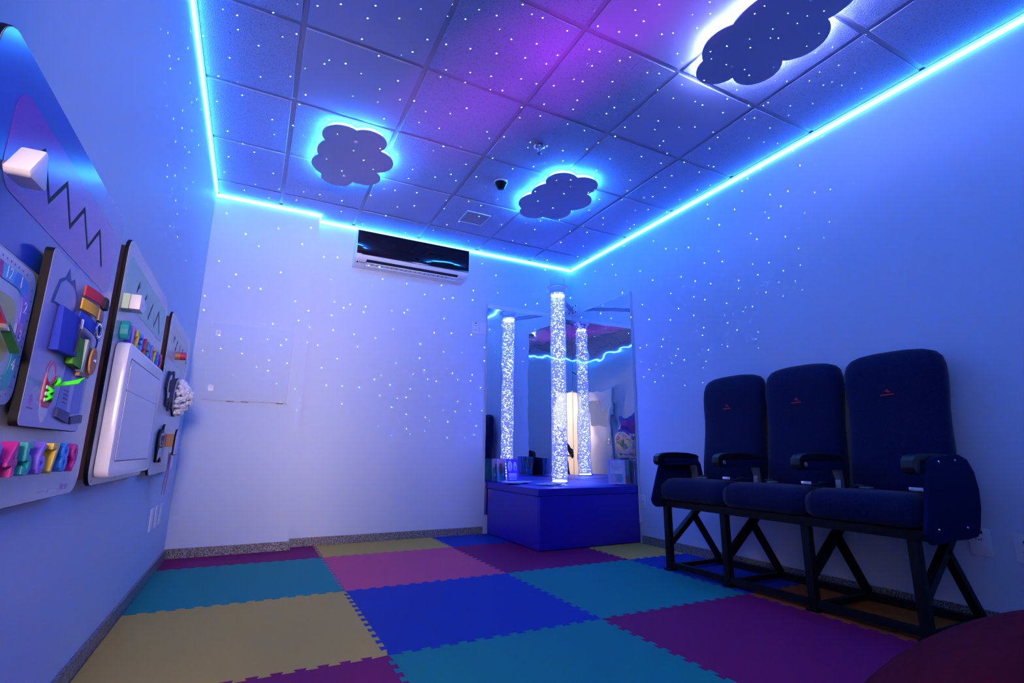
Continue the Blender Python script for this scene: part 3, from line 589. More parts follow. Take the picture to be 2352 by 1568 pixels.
def cloud(label, lobes, screws, m_glow, drop=0.050, screw_r=0.012):
    zz = H - drop
    out = []
    for a, m, b in lobes: out += arc(a, m, b)
    c = (sum(p[0] for p in out) / len(out), sum(p[1] for p in out) / len(out))
    root = thing('cloud_lamp', label, 'ceiling lamp', (c[0], c[1], zz), 'cloud lamps under the ceiling')
    MB().prism(out, lambda x, y: (x, y, zz), lambda x, y: (x, y, zz + 0.006)).build('cloud_panel', mat('cloud_white', (0.34, 0.40, 0.62), 0.6, 0.2), root)
    ins = inset(out, 0.020)
    sm = [p for p in ins if min(math.hypot(p[0] - q[0], p[1] - q[1]) for q in out) > 0.0155]
    n = len(sm); z0, z1 = zz + 0.016, zz + 0.030
    mb = MB(); mb.add([(x, y, z0) for x, y in sm] + [(x, y, z1) for x, y in sm], [(i, (i + 1) % n, n + (i + 1) % n, n + i) for i in range(n)]); mb.build('light_ring', m_glow, root)
    for q in screws:
        w = q; MB().lathe([(screw_r, 0), (screw_r, -0.004), (screw_r * 0.7, -0.006)], (w[0], w[1], zz), 'z', 16).build('screw_cap', M_white, root, smooth=True)
        MB().lathe([(0.006, 0), (0.006, drop - 0.012)], (w[0], w[1], zz + 0.006), 'z', 10).build('spacer', M_grey, root)
    return root
M_cl = emission('cloud_glow', CLOUD, CLOUD_S); M_cl2 = emission('cloud_glow_white', CLOUD2, CLOUD2_S)
cloud('cloud-shaped panel with cyan glow on the ceiling near the air conditioner and left wall',
      [((0.232, 3.2286), (0.2433, 3.0525), (0.4017, 3.0294)), ((0.4017, 3.0294), (0.5587, 3.0126), (0.5896, 3.1889)), ((0.5896, 3.1889), (0.6945, 3.2705), (0.6284, 3.478)), ((0.6284, 3.478), (0.6441, 3.6576), (0.4878, 3.697)), ((0.4878, 3.697), (0.3671, 3.8118), (0.2619, 3.6803)), ((0.2619, 3.6803), (0.1918, 3.5967), (0.21, 3.4269)), ((0.21, 3.4269), (0.1967, 3.3323), (0.232, 3.2286))],
      [(0.4171, 3.1545), (0.4175, 3.632)], M_cl)
cloud('cloud-shaped panel with cyan glow on the ceiling beside the dome camera',
      [((1.8164, 3.0268), (1.8157, 2.868), (1.9852, 2.8426)), ((1.9852, 2.8426), (2.1305, 2.8163), (2.1891, 3.0127)), ((2.1891, 3.0127), (2.3082, 3.1401), (2.229, 3.3022)), ((2.229, 3.3022), (2.2438, 3.4513), (2.0858, 3.5062)), ((2.0858, 3.5062), (1.9389, 3.5924), (1.8384, 3.469)), ((1.8384, 3.469), (1.7591, 3.3403), (1.7944, 3.2182)), ((1.7944, 3.2182), (1.7789, 3.1058), (1.8164, 3.0268))],
      [(2.012, 2.967), (2.0127, 3.4375)], M_cl)
cloud('large cloud-shaped panel with white glow on the ceiling over the airline seats',
      [((1.8599, 1.3427), (1.8315, 1.4656), (1.9135, 1.5743)), ((1.9135, 1.5743), (2.0081, 1.6877), (2.1527, 1.5868)), ((2.1527, 1.5868), (2.312, 1.5513), (2.2805, 1.3809)), ((2.2805, 1.3809), (2.3526, 1.2211), (2.2311, 1.1115)), ((2.2311, 1.1115), (2.2328, 0.9992), (2.1807, 0.9139)), ((2.1807, 0.9139), (1.9705, 0.9344), (1.9073, 1.0636)), ((1.9073, 1.0636), (1.8465, 1.2058), (1.8599, 1.3427))],
      [(2.0788, 1.527), (2.0584, 1.0811)], M_cl2, screw_r=0.008)
sx, sy = 1.5601, 2.6808
sp = thing('fire_sprinkler', 'chrome fire sprinkler head on the ceiling', 'sprinkler', (sx, sy, H - 0.006))
MB().lathe([(0.040, 0), (0.041, -0.004), (0.030, -0.009), (0.028, -0.003), (0.014, -0.003)], (sx, sy, H - 0.006), 'z', 24).build('flange', M_chrome, sp, smooth=True)
MB().lathe([(0.013, 0), (0.013, -0.022), (0.008, -0.026)], (sx, sy, H - 0.009), 'z', 12).build('body', M_chrome, sp, smooth=True)
MB().tube([(sx - 0.011, sy, H - 0.032), (sx - 0.015, sy, H - 0.045), (sx, sy, H - 0.062)], 0.0025, 6).tube([(sx + 0.011, sy, H - 0.032), (sx + 0.015, sy, H - 0.045), (sx, sy, H - 0.062)], 0.0025, 6).build('yoke', M_chrome, sp)
MB().lathe([(0.003, 0.0), (0.017, -0.001), (0.017, -0.0025), (0.003, -0.003)], (sx, sy, H - 0.062), 'z', 16).build('deflector', M_chrome, sp)
MB().lathe([(0.0025, 0.0), (0.0025, -0.027)], (sx, sy, H - 0.034), 'z', 8).build('glass_bulb', mat('bulb_red', (0.6, 0.02, 0.04), 0.1), sp)
dx, dy = 1.5318, 3.2362
dc = thing('dome_camera', 'small black dome camera on the ceiling', 'camera', (dx, dy, H - 0.006))
MB().lathe([(0.052, 0), (0.052, -0.006), (0.046, -0.010)], (dx, dy, H - 0.006), 'z', 28).build('base_ring', M_white, dc, smooth=True)
MB().lathe([(0.047, 0), (0.049, -0.012), (0.044, -0.018), (0.030, -0.048), (0.020, -0.054), (0.002, -0.056)], (dx, dy, H - 0.014), 'z', 28).build('dome', M_gloss_black, dc, smooth=True)
MB().lathe([(0.008, 0), (0.008, -0.002)], (dx, dy - 0.004, H - 0.069), 'z', 12).build('lens', mat('lens_blue', (0.02, 0.02, 0.2), 0.1), dc)
hx0, hy0 = 1.480, 3.792
ch = thing('ceiling_hatch', 'small square cover plate set in the ceiling above the air conditioner', 'cover plate', (hx0 + 0.11, hy0 + 0.11, H - 0.006))
hb = MB()
for a, b in (((hx0, hy0), (hx0 + 0.225, hy0 + 0.008)), ((hx0, hy0 + 0.217), (hx0 + 0.225, hy0 + 0.225)), ((hx0, hy0 + 0.008), (hx0 + 0.008, hy0 + 0.217)), ((hx0 + 0.217, hy0 + 0.008), (hx0 + 0.225, hy0 + 0.217))):
    hb.box((*a, H - 0.013), (*b, H - 0.006))
hb.build('rim', M_white, ch); box('cover', (hx0 + 0.008, hy0 + 0.008, H - 0.010), (hx0 + 0.217, hy0 + 0.217, H - 0.006), mat('hatch_grey', (0.34, 0.34, 0.44), 0.7), ch)
MB().lathe([(0.006, 0), (0.004, -0.004)], (hx0 + 0.112, hy0 + 0.112, H - 0.010), 'z', 10).build('catch', M_grey, ch)

# ================================================================== AIRLINE SEATS
st = thing('airline_seat_row', 'row of three dark blue airline seats on a black steel frame', 'seats', (2.80, 1.95, 0.0))
LY = [2.705, 2.236, 1.728, 1.250]; FX, RX = 2.565, 3.02
def sring(cx, cy_, cz, dx, dy, n=28, e=3.2):
    out = []
    for k in range(n):
        a = 2 * PI * k / n; c, s = math.cos(a), math.sin(a)
        out.append((cx + dx / 2 * math.copysign(abs(c) ** (2 / e), c), cy_ + dy / 2 * math.copysign(abs(s) ** (2 / e), s), cz))
    return out
SEATS = [(2.205, 2.712), (1.697, 2.200), (1.188, 1.692)]
BC = [(2.432, 0.490), (1.928, 0.478), (1.432, 0.472)]
for i, ((ya, yb), (bc, bw)) in enumerate(zip(SEATS, BC)):
    # seat cushion: lofted along y, rounded nose
    mb = MB(); rings = []
    N = 12
    for k in range(N + 1):
        u = k / N; y = ya + (yb - ya) * u; e = min(u, 1 - u) * (yb - ya); s = 1 - 0.020 * max(0, 1 - e / 0.03) ** 2 / 0.06
        c = max(0, 1 - e / 0.03) ** 2 * 0.018; hump = 0.008 * math.sin(PI * u)
        prof = []
        for (x, z) in ((2.515, 0.452), (2.503, 0.480), (2.505, 0.530), (2.520, 0.562), (2.552, 0.580), (2.62, 0.586), (2.72, 0.582), (2.84, 0.570), (2.93, 0.565), (2.94, 0.46), (2.93, 0.448), (2.60, 0.446)):
            xx = 2.72 + (x - 2.72) * (1 - c / 0.22); z2 = 0.515 + (z - 0.515) * (1 - c / 0.07) + (hump if z > 0.54 else 0)
            prof.append((xx, y, z2))
        rings.append(prof)
    cu_o = mb.loft(rings).build('seat_cushion', M_cushion, st, smooth='all')
    sm_ = MB(); sm_.tube([(2.5035, yb - 0.045, 0.475), (2.5030, yb - 0.045, 0.530), (2.518, yb - 0.045, 0.566), (2.552, yb - 0.045, 0.586), (2.64, yb - 0.045, 0.592)], 0.0018, 6); sm_.build('seam', M_belt, cu_o)
    # backrest
    mb = MB(); rings = []
    for z, w, xc, dp in ((0.535, 0.80, 2.915, 0.06), (0.545, 0.90, 2.912, 0.11), (0.60, 0.955, 2.915, 0.15), (0.70, 0.965, 2.927, 0.155), (0.80, 0.95, 2.940, 0.150), (0.90, 0.945, 2.952, 0.140), (0.98, 0.955, 2.960, 0.135), (1.06, 0.985, 2.966, 0.135), (1.13, 1.0, 2.972, 0.135),
                         (1.19, 0.99, 2.978, 0.13), (1.235, 0.94, 2.984, 0.12), (1.262, 0.84, 2.988, 0.105), (1.278, 0.66, 2.990, 0.085), (1.286, 0.40, 2.991, 0.06)):
        rings.append(sring(xc, bc, z, dp, bw * w))
    bk = mb.loft(rings).build('backrest', M_cushion, st, smooth='all')
    ez_ = 1.055; xf = 2.8935
    M_emb = mat('emblem_red', (0.45, 0.012, 0.02), 0.6)
    eb = MB(); eb.prism([(0.018, 0.000), (0.010, 0.010), (0.002, 0.020), (-0.005, 0.011), (-0.014, 0.008), (-0.004, 0.005)], lambda a, b: (xf, bc - a, ez_ + 0.010 + b), lambda a, b: (xf + 0.004, bc - a, ez_ + 0.010 + b))
    eb.prism([(-0.032, 0), (0.032, 0.002), (0.030, 0.009), (-0.028, 0.007)], lambda a, b: (xf, bc - a, ez_ - 0.004 + b), lambda a, b: (xf + 0.004, bc - a, ez_ - 0.004 + b))
    eb.build('emblem', M_emb, bk)
    # seat belt: two straps and a buckle
    for pts in ([(2.84, bc + 0.20, 0.600), (2.78, bc + 0.15, 0.604), (2.70, bc + 0.09, 0.602), (2.66, bc + 0.02, 0.599)], [(2.84, bc - 0.20, 0.600), (2.76, bc - 0.18, 0.606), (2.68, bc - 0.20, 0.604), (2.63, bc - 0.21, 0.600)]):
        P_ = [Vector(p_) for p_ in pts]; rings = []
        for k_, p_ in enumerate(P_):
            d_ = (P_[min(k_ + 1, 3)] - P_[max(k_ - 1, 0)]); n_ = Vector((-d_.y, d_.x, 0)).normalized() * 0.023
            rings.append([p_ + n_, p_ - n_, p_ - n_ + Vector((0, 0, 0.003)), p_ + n_ + Vector((0, 0, 0.003))])
        bo = MB().loft(rings).build('seat_belt', M_belt, st)
        if pts[0][1] > bc: box('latch_plate', (2.62, bc, 0.597), (2.66, bc + 0.045, 0.602), M_grey, bo)
        else: box('buckle', (2.595, bc - 0.233, 0.598), (2.655, bc - 0.177, 0.616), M_chrome, bo, bevel=0.004)
# arm rests
for i, y in enumerate((2.700, 2.196, 1.692, 1.190)):
    w = 0.050
    pr_ = [(2.475, 0.700), (2.480, 0.733), (2.505, 0.750), (2.56, 0.758), (2.66, 0.760), (2.76, 0.756), (2.84, 0.744), (2.86, 0.730), (2.86, 0.722), (2.545, 0.722), (2.530, 0.690), (2.505, 0.672), (2.485, 0.680)]
    a = MB().prism(pr_, lambda x, z: (x, y - w / 2, z), lambda x, z: (x, y + w / 2, z)).build('armrest', M_rubber, st, smooth=True, bevel=0.008, seg=3)
    box('arm_panel', (2.548, y - w / 2 + 0.003, 0.672), (2.856, y + w / 2 - 0.003, 0.7215), M_panelcloth, a, bevel=0.004)
    MB().lathe([(0.0035, 0), (0.003, -0.002)], (2.565, y - w / 2 + 0.003, 0.705), 'y', 8).build('screw', M_chrome, a)
    if i in (1, 2): MB().lathe([(0.012, 0), (0.013, -0.002), (0.011, -0.004)], (2.526, y - w / 2, 0.702), 'y', 18).build('recline_button', M_grey, a, smooth=True)
    MB().prism([(2.800, 0.672), (2.845, 0.672), (2.850, 0.62), (2.850, 0.575), (2.815, 0.575), (2.820, 0.62)], lambda x, z: (x, y - 0.014, z), lambda x, z: (x, y + 0.014, z)).build('arm_support', M_grey, a)
PN = [(2.455, 0.445), (2.470, 0.415), (2.495, 0.398), (2.545, 0.396), (2.64, 0.404), (2.78, 0.402), (2.865, 0.407), (2.895, 0.435), (2.935, 0.52), (2.948, 0.60), (2.930, 0.68), (2.885, 0.735), (2.82, 0.756), (2.70, 0.752), (2.60, 0.744), (2.566, 0.730), (2.548, 0.70), (2.51, 0.60), (2.475, 0.50)]
for y0, y1, ysc in ((1.143, 1.163, 1.1428), (2.728, 2.746, 2.7278)):
    s = MB().prism(PN, lambda x, z: (x, y0, z), lambda x, z: (x, y1, z)).build('side_panel', M_panelcloth, st, smooth=True, bevel=0.006)
    for x, z in ((2.63, 0.725), (2.77, 0.732), (2.545, 0.455), (2.78, 0.450)): MB().lathe([(0.0055, 0), (0.004, -0.003)], (x, ysc, z), 'y', 10).build('screw', M_chrome, s)
# steel frame
for y in LY:
    box('leg', (FX - 0.020, y - 0.020, 0.012), (FX + 0.020, y + 0.020, 0.400), M_steel, st, bevel=0.002)
    box('foot', (FX - 0.032, y - 0.028, 0.0), (FX + 0.032, y + 0.028, 0.012), M_steel, st)
    MB().bar((FX + 0.018, y, 0.175), (2.885, y, 0.405), 0.036, 0.036).build('brace', M_steel, st)
    MB().bar((2.800, y, 0.345), (RX, y, 0.040), 0.036, 0.030).build('rear_leg', M_steel, st)
    box('base_rail', (FX + 0.02, y - 0.015, 0.010), (RX - 0.02, y + 0.015, 0.036), M_steel, st)
box('front_rail', (FX - 0.015, LY[-1] + 0.02, 0.020), (FX + 0.015, LY[0] - 0.02, 0.052), M_steel, st)
box('rear_rail', (RX - 0.018, LY[-1] - 0.03, 0.004), (RX + 0.018, LY[0] + 0.03, 0.040), M_steel, st)
box('seat_rail', (FX - 0.030, LY[-1] - 0.07, 0.402), (FX + 0.015, LY[0] + 0.02, 0.444), M_steel, st, bevel=0.003)
box('seat_rail', (2.85, LY[-1] - 0.07, 0.402), (2.90, LY[0] + 0.02, 0.444), M_steel, st, bevel=0.003)
box('seat_pan', (2.55, 1.20, 0.430), (2.94, 2.70, 0.4455), M_steel, st)

# ================================================================== PLAY BOARDS ON THE LEFT WALL
BXF = XL + 0.045                                      # front face of the boards
M_face = mat('board_face', (0.42, 0.44, 0.52), 0.22, 0.45); M_bblue = mat('print_blue', (0.018, 0.07, 0.50), 0.18, 0.45); M_bpurple = mat('print_purple', (0.19, 0.018, 0.42), 0.2, 0.45)
DC = {'teal': mat('toy_teal', (0.01, 0.34, 0.34), 0.45), 'purple': mat('toy_purple', (0.22, 0.13, 0.70), 0.45), 'yellow': mat('toy_yellow', (0.72, 0.48, 0.05), 0.45), 'blue': mat('toy_blue', (0.02, 0.20, 0.70), 0.45), 'red': mat('toy_red', (0.50, 0.012, 0.07), 0.45), 'magenta': mat('toy_magenta', (0.50, 0.02, 0.25), 0.45), 'sky': mat('toy_sky', (0.05, 0.42, 0.8), 0.45)}
M_ink2 = mat('ink_violet', (0.16, 0.10, 0.30), 0.5); M_pale = mat('print_pale', (0.46, 0.46, 0.60), 0.3)
def board(name, label, y0, y1, z0, z1, r=0.055):
    root = thing(name, label, 'play board', (XL, (y0 + y1) / 2, z0))
    for nm, a, b in (('batten', (XL + 0.0012, y0 + 0.022, z0 + 0.02), (BXF - 0.012, y0 + 0.062, z1 - 0.03)), ('batten', (XL + 0.0012, y1 - 0.062, z0 + 0.02), (BXF - 0.012, y1 - 0.022, z1 - 0.03)),
                     ('batten', (XL + 0.0012, y0 + 0.063, z1 - 0.07), (BXF - 0.012, y1 - 0.063, z1 - 0.03)), ('batten', (XL + 0.0012, y0 + 0.063, z0 + 0.02), (BXF - 0.012, y1 - 0.063, z0 + 0.06))):
        box(nm, a, b, M_mdf, root)
    plateX('panel', rrect(y0, z0, y1, z1, r), BXF - 0.0118, BXF - 0.0012, M_black, root)
    f = plateX('face', rrect(y0 + 0.0015, z0 + 0.0015, y1 - 0.0015, z1 - 0.0015, r - 0.001), BXF - 0.0011, BXF, M_face, root)
    return root, f
F0 = BXF + 0.0002
# ---- board 1: clock, dressing, numbers
b1, f1 = board('activity_board', 'blue and white play board with clock, dressing panel and raised numbers', 0.965, 1.838, 0.636, 1.436)
plateX('blue_field', rrect(0.9668, 0.90, 1.8362, 1.4343, 0.054)[:14] + [(0.9668, 1.095), (1.8362, 1.095)], F0, F0 + 0.0006, M_bblue, f1)
plateX('purple_field', rrect(1.058, 1.185, 1.788, 1.368, 0.045), F0 + 0.0008, F0 + 0.0014, M_bpurple, f1)
strokeX('zigzag_slot', [(1.185, 1.306), (1.198, 1.318), (1.265, 1.243), (1.336, 1.318), (1.402, 1.244), (1.469, 1.317), (1.540, 1.245), (1.610, 1.318), (1.678, 1.241)], 0.009, F0 + 0.0015, F0 + 0.0019, M_black, b1)
# slider: chunky white diamond wedge on a stem
sl = MB().prism([(1.022, 1.196), (1.032, 1.188), (1.094, 1.192), (1.100, 1.200), (1.080, 1.254), (1.070, 1.258)], lambda y, z: (F0 + 0.014, y, z), lambda y, z: (F0 + 0.050, y, z)).build('slider_knob', mat('toy_white', (0.78, 0.74, 0.74), 0.4), b1, smooth=True, bevel=0.005)
MB().lathe([(0.008, 0), (0.008, 0.012)], (F0 + 0.0016, 1.064, 1.215), 'x', 12).build('slider_stem', M_grey, sl)
# clock
ck = plateX('clock_plate', rrect(1.003, 0.828, 1.254, 1.079, 0.035), F0 + 0.0002, F0 + 0.015, M_pale, b1, bevel=0.002)
seg = [('magenta', 11), ('sky', 12), ('blue', 1), ('purple', 2), ('purple', 3), ('teal', 4), ('teal', 5), ('yellow', 6), ('red', 7), ('sky', 8), ('blue', 9), ('yellow', 10)]
cyk, czk = 1.1285, 0.9535
def sqpt(a, h, rr=0.6):
    c, s = math.cos(a), math.sin(a); e = 5.0; k = (abs(c) ** e + abs(s) ** e) ** (-1 / e); return (cyk + h * k * c, czk + h * k * s)
for col, hr in seg:
    a0 = math.radians(90 - 30 * hr + 15); aa = [a0 - math.radians(30) * k / 6 for k in range(7)]
    outer = [sqpt(a, 0.106) for a in aa]; inner = [sqpt(a, 0.080) for a in aa]
    hs = plateX('hour_field', outer + inner[::-1], F0 + 0.0152, F0 + 0.0162, DC[col] if hr != 3 else M_bpurple, ck)
    am = a0 - math.radians(15); q = sqpt(am, 0.093)
    text('hour_numeral', str(hr), 0.030, 0.0006, (F0 + 0.0168, q[0], q[1]), 'left', M_pale, ck)
for k in range(44):
    q = sqpt(2 * PI * k / 44, 0.115); MB().prism(ellipse(q[0], q[1], 0.0022, 0.0022, 6), lambda y, z: (F0 + 0.0152, y, z), lambda y, z: (F0 + 0.0157, y, z)).build('minute_mark', M_ink2, ck)
plateX('clock_face', [sqpt(2 * PI * k / 40, 0.058) for k in range(40)], F0 + 0.0152, F0 + 0.0160, mat('print_olive', (0.45, 0.44, 0.16), 0.4), ck)
MB().bar((F0 + 0.026, cyk - 0.005, czk + 0.004), (F0 + 0.026, cyk + 0.062, czk - 0.034), 0.014, 0.006).build('clock_hand', mat('hand_green', (0.02, 0.14, 0.04), 0.5), ck)
MB().bar((F0 + 0.020, cyk - 0.045, czk + 0.030), (F0 + 0.020, cyk + 0.010, czk + 0.000), 0.014, 0.006).build('clock_hand', DC['red'], ck)
MB().lathe([(0.008, 0), (0.007, 0.016)], (F0 + 0.0162, cyk, czk), 'x', 12).build('clock_axle', M_chrome, ck)
# dressing panel standing off the board
DP0, DP1 = BXF + 0.012, BXF + 0.026
dp = plateX('dressing_panel', rrect(1.262, 0.793, 1.640, 1.150, 0.014), DP0, DP1, M_black, b1)
plateX('dressing_face', rrect(1.263, 0.794, 1.639, 1.149, 0.013), DP1 + 0.0001, DP1 + 0.0010, mat('print_lavender', (0.25, 0.24, 0.55), 0.3), dp)
for yy in (1.30, 1.60): box('standoff', (F0 + 0.0007, yy - 0.01, 0.95), (DP0 - 0.0002, yy + 0.01, 0.97), M_black, dp)
D = DP1 + 0.0011
plateX('shirt_outline', [(1.322, 1.045), (1.298, 1.042), (1.303, 1.062), (1.320, 1.098), (1.350, 1.112), (1.366, 1.136), (1.386, 1.112), (1.408, 1.124), (1.424, 1.108), (1.446, 1.094), (1.452, 1.062), (1.440, 1.040)], D, D + 0.0006, mat('outline_navy', (0.01, 0.03, 0.20), 0.5), dp)
plateX('shirt_print', [(1.330, 1.050), (1.312, 1.049), (1.316, 1.064), (1.328, 1.093), (1.352, 1.106), (1.396, 1.106), (1.418, 1.102), (1.436, 1.090), (1.442, 1.066), (1.432, 1.046)], D + 0.0007, D + 0.0012, M_bblue, dp)
mb = MB()
pk = [(1.336, 1.046), (1.444, 1.048), (1.452, 0.955), (1.328, 0.950)]
mb.prism(pk, lambda y, z: (D + 0.0013, y, z), lambda y, z: (D + 0.012 + 0.006 * (1.05 - z) / 0.1, y, z)); mb.build('cloth_pocket', mat('cloth_blue', (0.008, 0.03, 0.42), 0.8), dp, bevel=0.003, smooth=True)
MB().tube([(D + 0.018, 1.440, 1.044), (D + 0.020, 1.434, 0.99), (D + 0.018, 1.428, 0.958)], 0.0022, 6).build('zip', M_dark, dp)
box('zip_pull', (D + 0.019, 1.432, 1.018), (D + 0.022, 1.440, 1.040), M_chrome, dp)
# straps: clip, velcro, buckle, button flap, leather snap
def strap(name, pts, wd, m, x, parent, bow=0.010):
    P = [Vector(p) for p in pts]; mb = MB(); nn = 8; A, B = P[0], P[1]; dd = (B - A); nm = Vector((-dd.y, dd.x)).normalized()
    rings = []
    for k in range(nn + 1):
        u = k / nn; c = A + dd * u; xx = x + bow * math.sin(PI * u)
        a = c + nm * wd / 2; b = c - nm * wd / 2
        rings.append([(xx, a.x, a.y), (xx, b.x, b.y), (xx + 0.003, b.x, b.y), (xx + 0.003, a.x, a.y)])
    return mb.loft(rings).build(name, m, parent)
strap('red_strap', [(1.462, 1.116), (1.632, 1.112)], 0.026, mat('web_red', (0.55, 0.015, 0.03), 0.7), D + 0.006, dp, 0.014); box('strap_clip', (D + 0.016, 1.560, 1.098), (D + 0.028, 1.590, 1.128), M_belt, dp, bevel=0.003)
strap('yellow_strap', [(1.456, 1.083), (1.596, 1.078)], 0.026, mat('web_yellow', (0.75, 0.38, 0.01), 0.7), D + 0.006, dp, 0.012); box('strap_grip', (D + 0.015, 1.545, 1.064), (D + 0.023, 1.580, 1.092), mat('web_tan', (0.32, 0.20, 0.14), 0.7), dp)
strap('blue_strap', [(1.455, 1.050), (1.630, 1.020)], 0.028, mat('web_blue', (0.01, 0.04, 0.50), 0.7), D + 0.006, dp, 0.016)
MB().tube([(D + 0.028, 1.535 + 0.022 * math.cos(a), 1.036 + 0.016 * math.sin(a)) for a in [2 * PI * k / 14 for k in range(14)]], 0.0032, 6, closed=True).build('strap_buckle', M_chrome, dp, smooth=True)
for yy in (1.585, 1.605): MB().lathe([(0.004, 0), (0.003, 0.002)], (D + 0.0175, yy, 1.0275 - (yy - 1.585) * 0.17), 'x', 8).build('eyelet', M_chrome, dp)
MB().prism([(1.446, 1.006), (1.522, 1.008), (1.506, 0.934), (1.438, 0.938)], lambda y, z: (D + 0.002, y, z), lambda y, z: (D + 0.010 + 0.10 * (1.006 - z), y, z)).build('green_flap', mat('felt_green', (0.10, 0.36, 0.02), 0.9), dp, smooth=True, bevel=0.002)
MB().prism([(1.524, 1.010), (1.536, 1.010), (1.528, 0.930), (1.512, 0.932)], lambda y, z: (D + 0.004, y, z), lambda y, z: (D + 0.016, y, z)).build('white_flap', mat('felt_white', (0.55, 0.60, 0.50), 0.9), dp)
MB().prism([(1.545, 0.998), (1.600, 1.000), (1.620, 0.966), (1.606, 0.925), (1.526, 0.922)], lambda y, z: (D + 0.002, y, z), lambda y, z: (D + 0.010, y, z)).build('leather_flap', mat('leather_tan', (0.48, 0.25, 0.14), 0.7), dp)
MB().prism(ellipse(1.590, 0.966, 0.028, 0.034, 16), lambda y, z: (D + 0.014, y, z), lambda y, z: (D + 0.018, y, z)).build('leather_tab', mat('leather_orange', (0.55, 0.22, 0.08), 0.7), dp)
MB().lathe([(0.005, 0), (0.004, 0.003)], (D + 0.018, 1.592, 0.968), 'x', 10).build('snap_button', M_chrome, dp)
# trouser legs with cuffs, shoe with laces
plateX('trouser_leg', [(1.458, 0.934), (1.512, 0.934), (1.522, 0.834), (1.448, 0.838)], D, D + 0.0006, mat('print_denim', (0.05, 0.13, 0.52), 0.4), dp)
plateX('trouser_leg', [(1.545, 0.934), (1.612, 0.930), (1.622, 0.838), (1.552, 0.832)], D, D + 0.0006, mat('print_denim', (0.05, 0.13, 0.52), 0.4), dp)
plateX('cuff', [(1.447, 0.840), (1.528, 0.834), (1.530, 0.810), (1.442, 0.820)], D, D + 0.006, mat('print_navy', (0.010, 0.02, 0.12), 0.5), dp)
plateX('cuff', [(1.552, 0.826), (1.632, 0.835), (1.634, 0.815), (1.554, 0.809)], D, D + 0.006, mat('print_navy', (0.010, 0.02, 0.12), 0.5), dp)
for k in range(4): plateX('stitch_mark', [(1.478 + 0.002 * k, 0.884 - 0.009 * k), (1.508, 0.882 - 0.009 * k), (1.508, 0.879 - 0.009 * k), (1.478 + 0.002 * k, 0.881 - 0.009 * k)], D + 0.0008, D + 0.0014, mat('stitch_brown', (0.14, 0.08, 0.12), 0.6), dp)
plateX('shoe_sole', ellipse(1.378, 0.868, 0.030, 0.064, 22), D, D + 0.0006, M_pale, dp)
plateX('shoe_body', [(1.350, 0.900), (1.366, 0.888), (1.388, 0.888), (1.404, 0.905), (1.404, 0.850), (1.394, 0.836), (1.362, 0.836), (1.350, 0.850)], D + 0.0007, D + 0.0030, DC['red'], dp)
plateX('shoe_collar', [(1.354, 0.905)] + ellipse(1.378, 0.908, 0.026, 0.026, 12, 0, 180)[::-1] + [(1.398, 0.905)] + ellipse(1.378, 0.906, 0.018, 0.020, 12, 0, 180), D + 0.0007, D + 0.0016, mat('print_pink', (0.55, 0.10, 0.28), 0.5), dp)
M_lace = mat('lace_green', (0.06, 0.95, 0.02), 0.6)
lc = MB(); L0 = D + 0.005
lc.tube([(L0, 1.362, 0.850), (L0 + 0.004, 1.378, 0.857), (L0, 1.394, 0.863)], 0.003, 6); lc.tube([(L0, 1.394, 0.850), (L0 + 0.004, 1.378, 0.857), (L0, 1.362, 0.863)], 0.003, 6)
lc.tube([(L0, 1.362, 0.863), (L0 + 0.004, 1.378, 0.870), (L0, 1.394, 0.876)], 0.003, 6); lc.tube([(L0, 1.394, 0.863), (L0 + 0.004, 1.378, 0.870), (L0, 1.362, 0.876)], 0.003, 6)
lc.tube([(L0 + 0.003, 1.378, 0.883), (L0 + 0.018, 1.352, 0.894), (L0 + 0.022, 1.340, 0.886), (L0 + 0.016, 1.352, 0.880), (L0 + 0.004, 1.378, 0.883)], 0.0034, 6)
lc.tube([(L0 + 0.003, 1.378, 0.883), (L0 + 0.030, 1.400, 0.894), (L0 + 0.044, 1.408, 0.903), (L0 + 0.036, 1.404, 0.892), (L0 + 0.006, 1.380, 0.882)], 0.0034, 6)
lc.build('shoe_lace', M_lace, dp, smooth='all')
for zz in (0.850, 0.863, 0.876): MB().lathe([(0.0045, 0), (0.0035, 0.002)], (D + 0.003, 1.361, zz), 'x', 8).build('eyelet', M_white, dp)
MB().prism(ellipse(1.302, 0.845, 0.008, 0.011, 12), lambda y, z: (D, y, z), lambda y, z: (D + 0.0005, y, z)).build('maker_mark', M_bpurple, dp); plateX('maker_line', [(1.288, 0.828), (1.318, 0.827), (1.318, 0.830), (1.288, 0.831)], D, D + 0.0005, M_ink2, dp)
# raised numbers 1-9
for s, col in zip('123456789', ('teal', 'purple', 'blue', 'magenta', 'teal', 'purple', 'yellow', 'blue', 'magenta')):
    k = int(s); text('number_' + {'1': 'one', '2': 'two', '3': 'three', '4': 'four', '5': 'five', '6': 'six', '7': 'seven', '8': 'eight', '9': 'nine'}[s], s, 0.086, 0.020, (F0 + 0.0135, 1.055 + 0.0757 * (k - 1), 0.7280), 'left', DC[col], b1, bev=0.003, sx=1.05)
plateX('maker_label', [(1.690, 0.642), (1.752, 0.642), (1.748, 0.666), (1.690, 0.667)], F0, F0 + 0.0005, M_pale, b1)
plateX('maker_mark', ellipse(1.706, 0.657, 0.009, 0.007, 10), F0 + 0.0006, F0 + 0.0010, M_bpurple, b1)
for k in range(3): plateX('maker_line', [(1.722, 0.651 + 0.005 * k), (1.745, 0.651 + 0.005 * k), (1.745, 0.653 + 0.005 * k), (1.722, 0.653 + 0.005 * k)], F0 + 0.0006, F0 + 0.0010, M_ink2, b1)
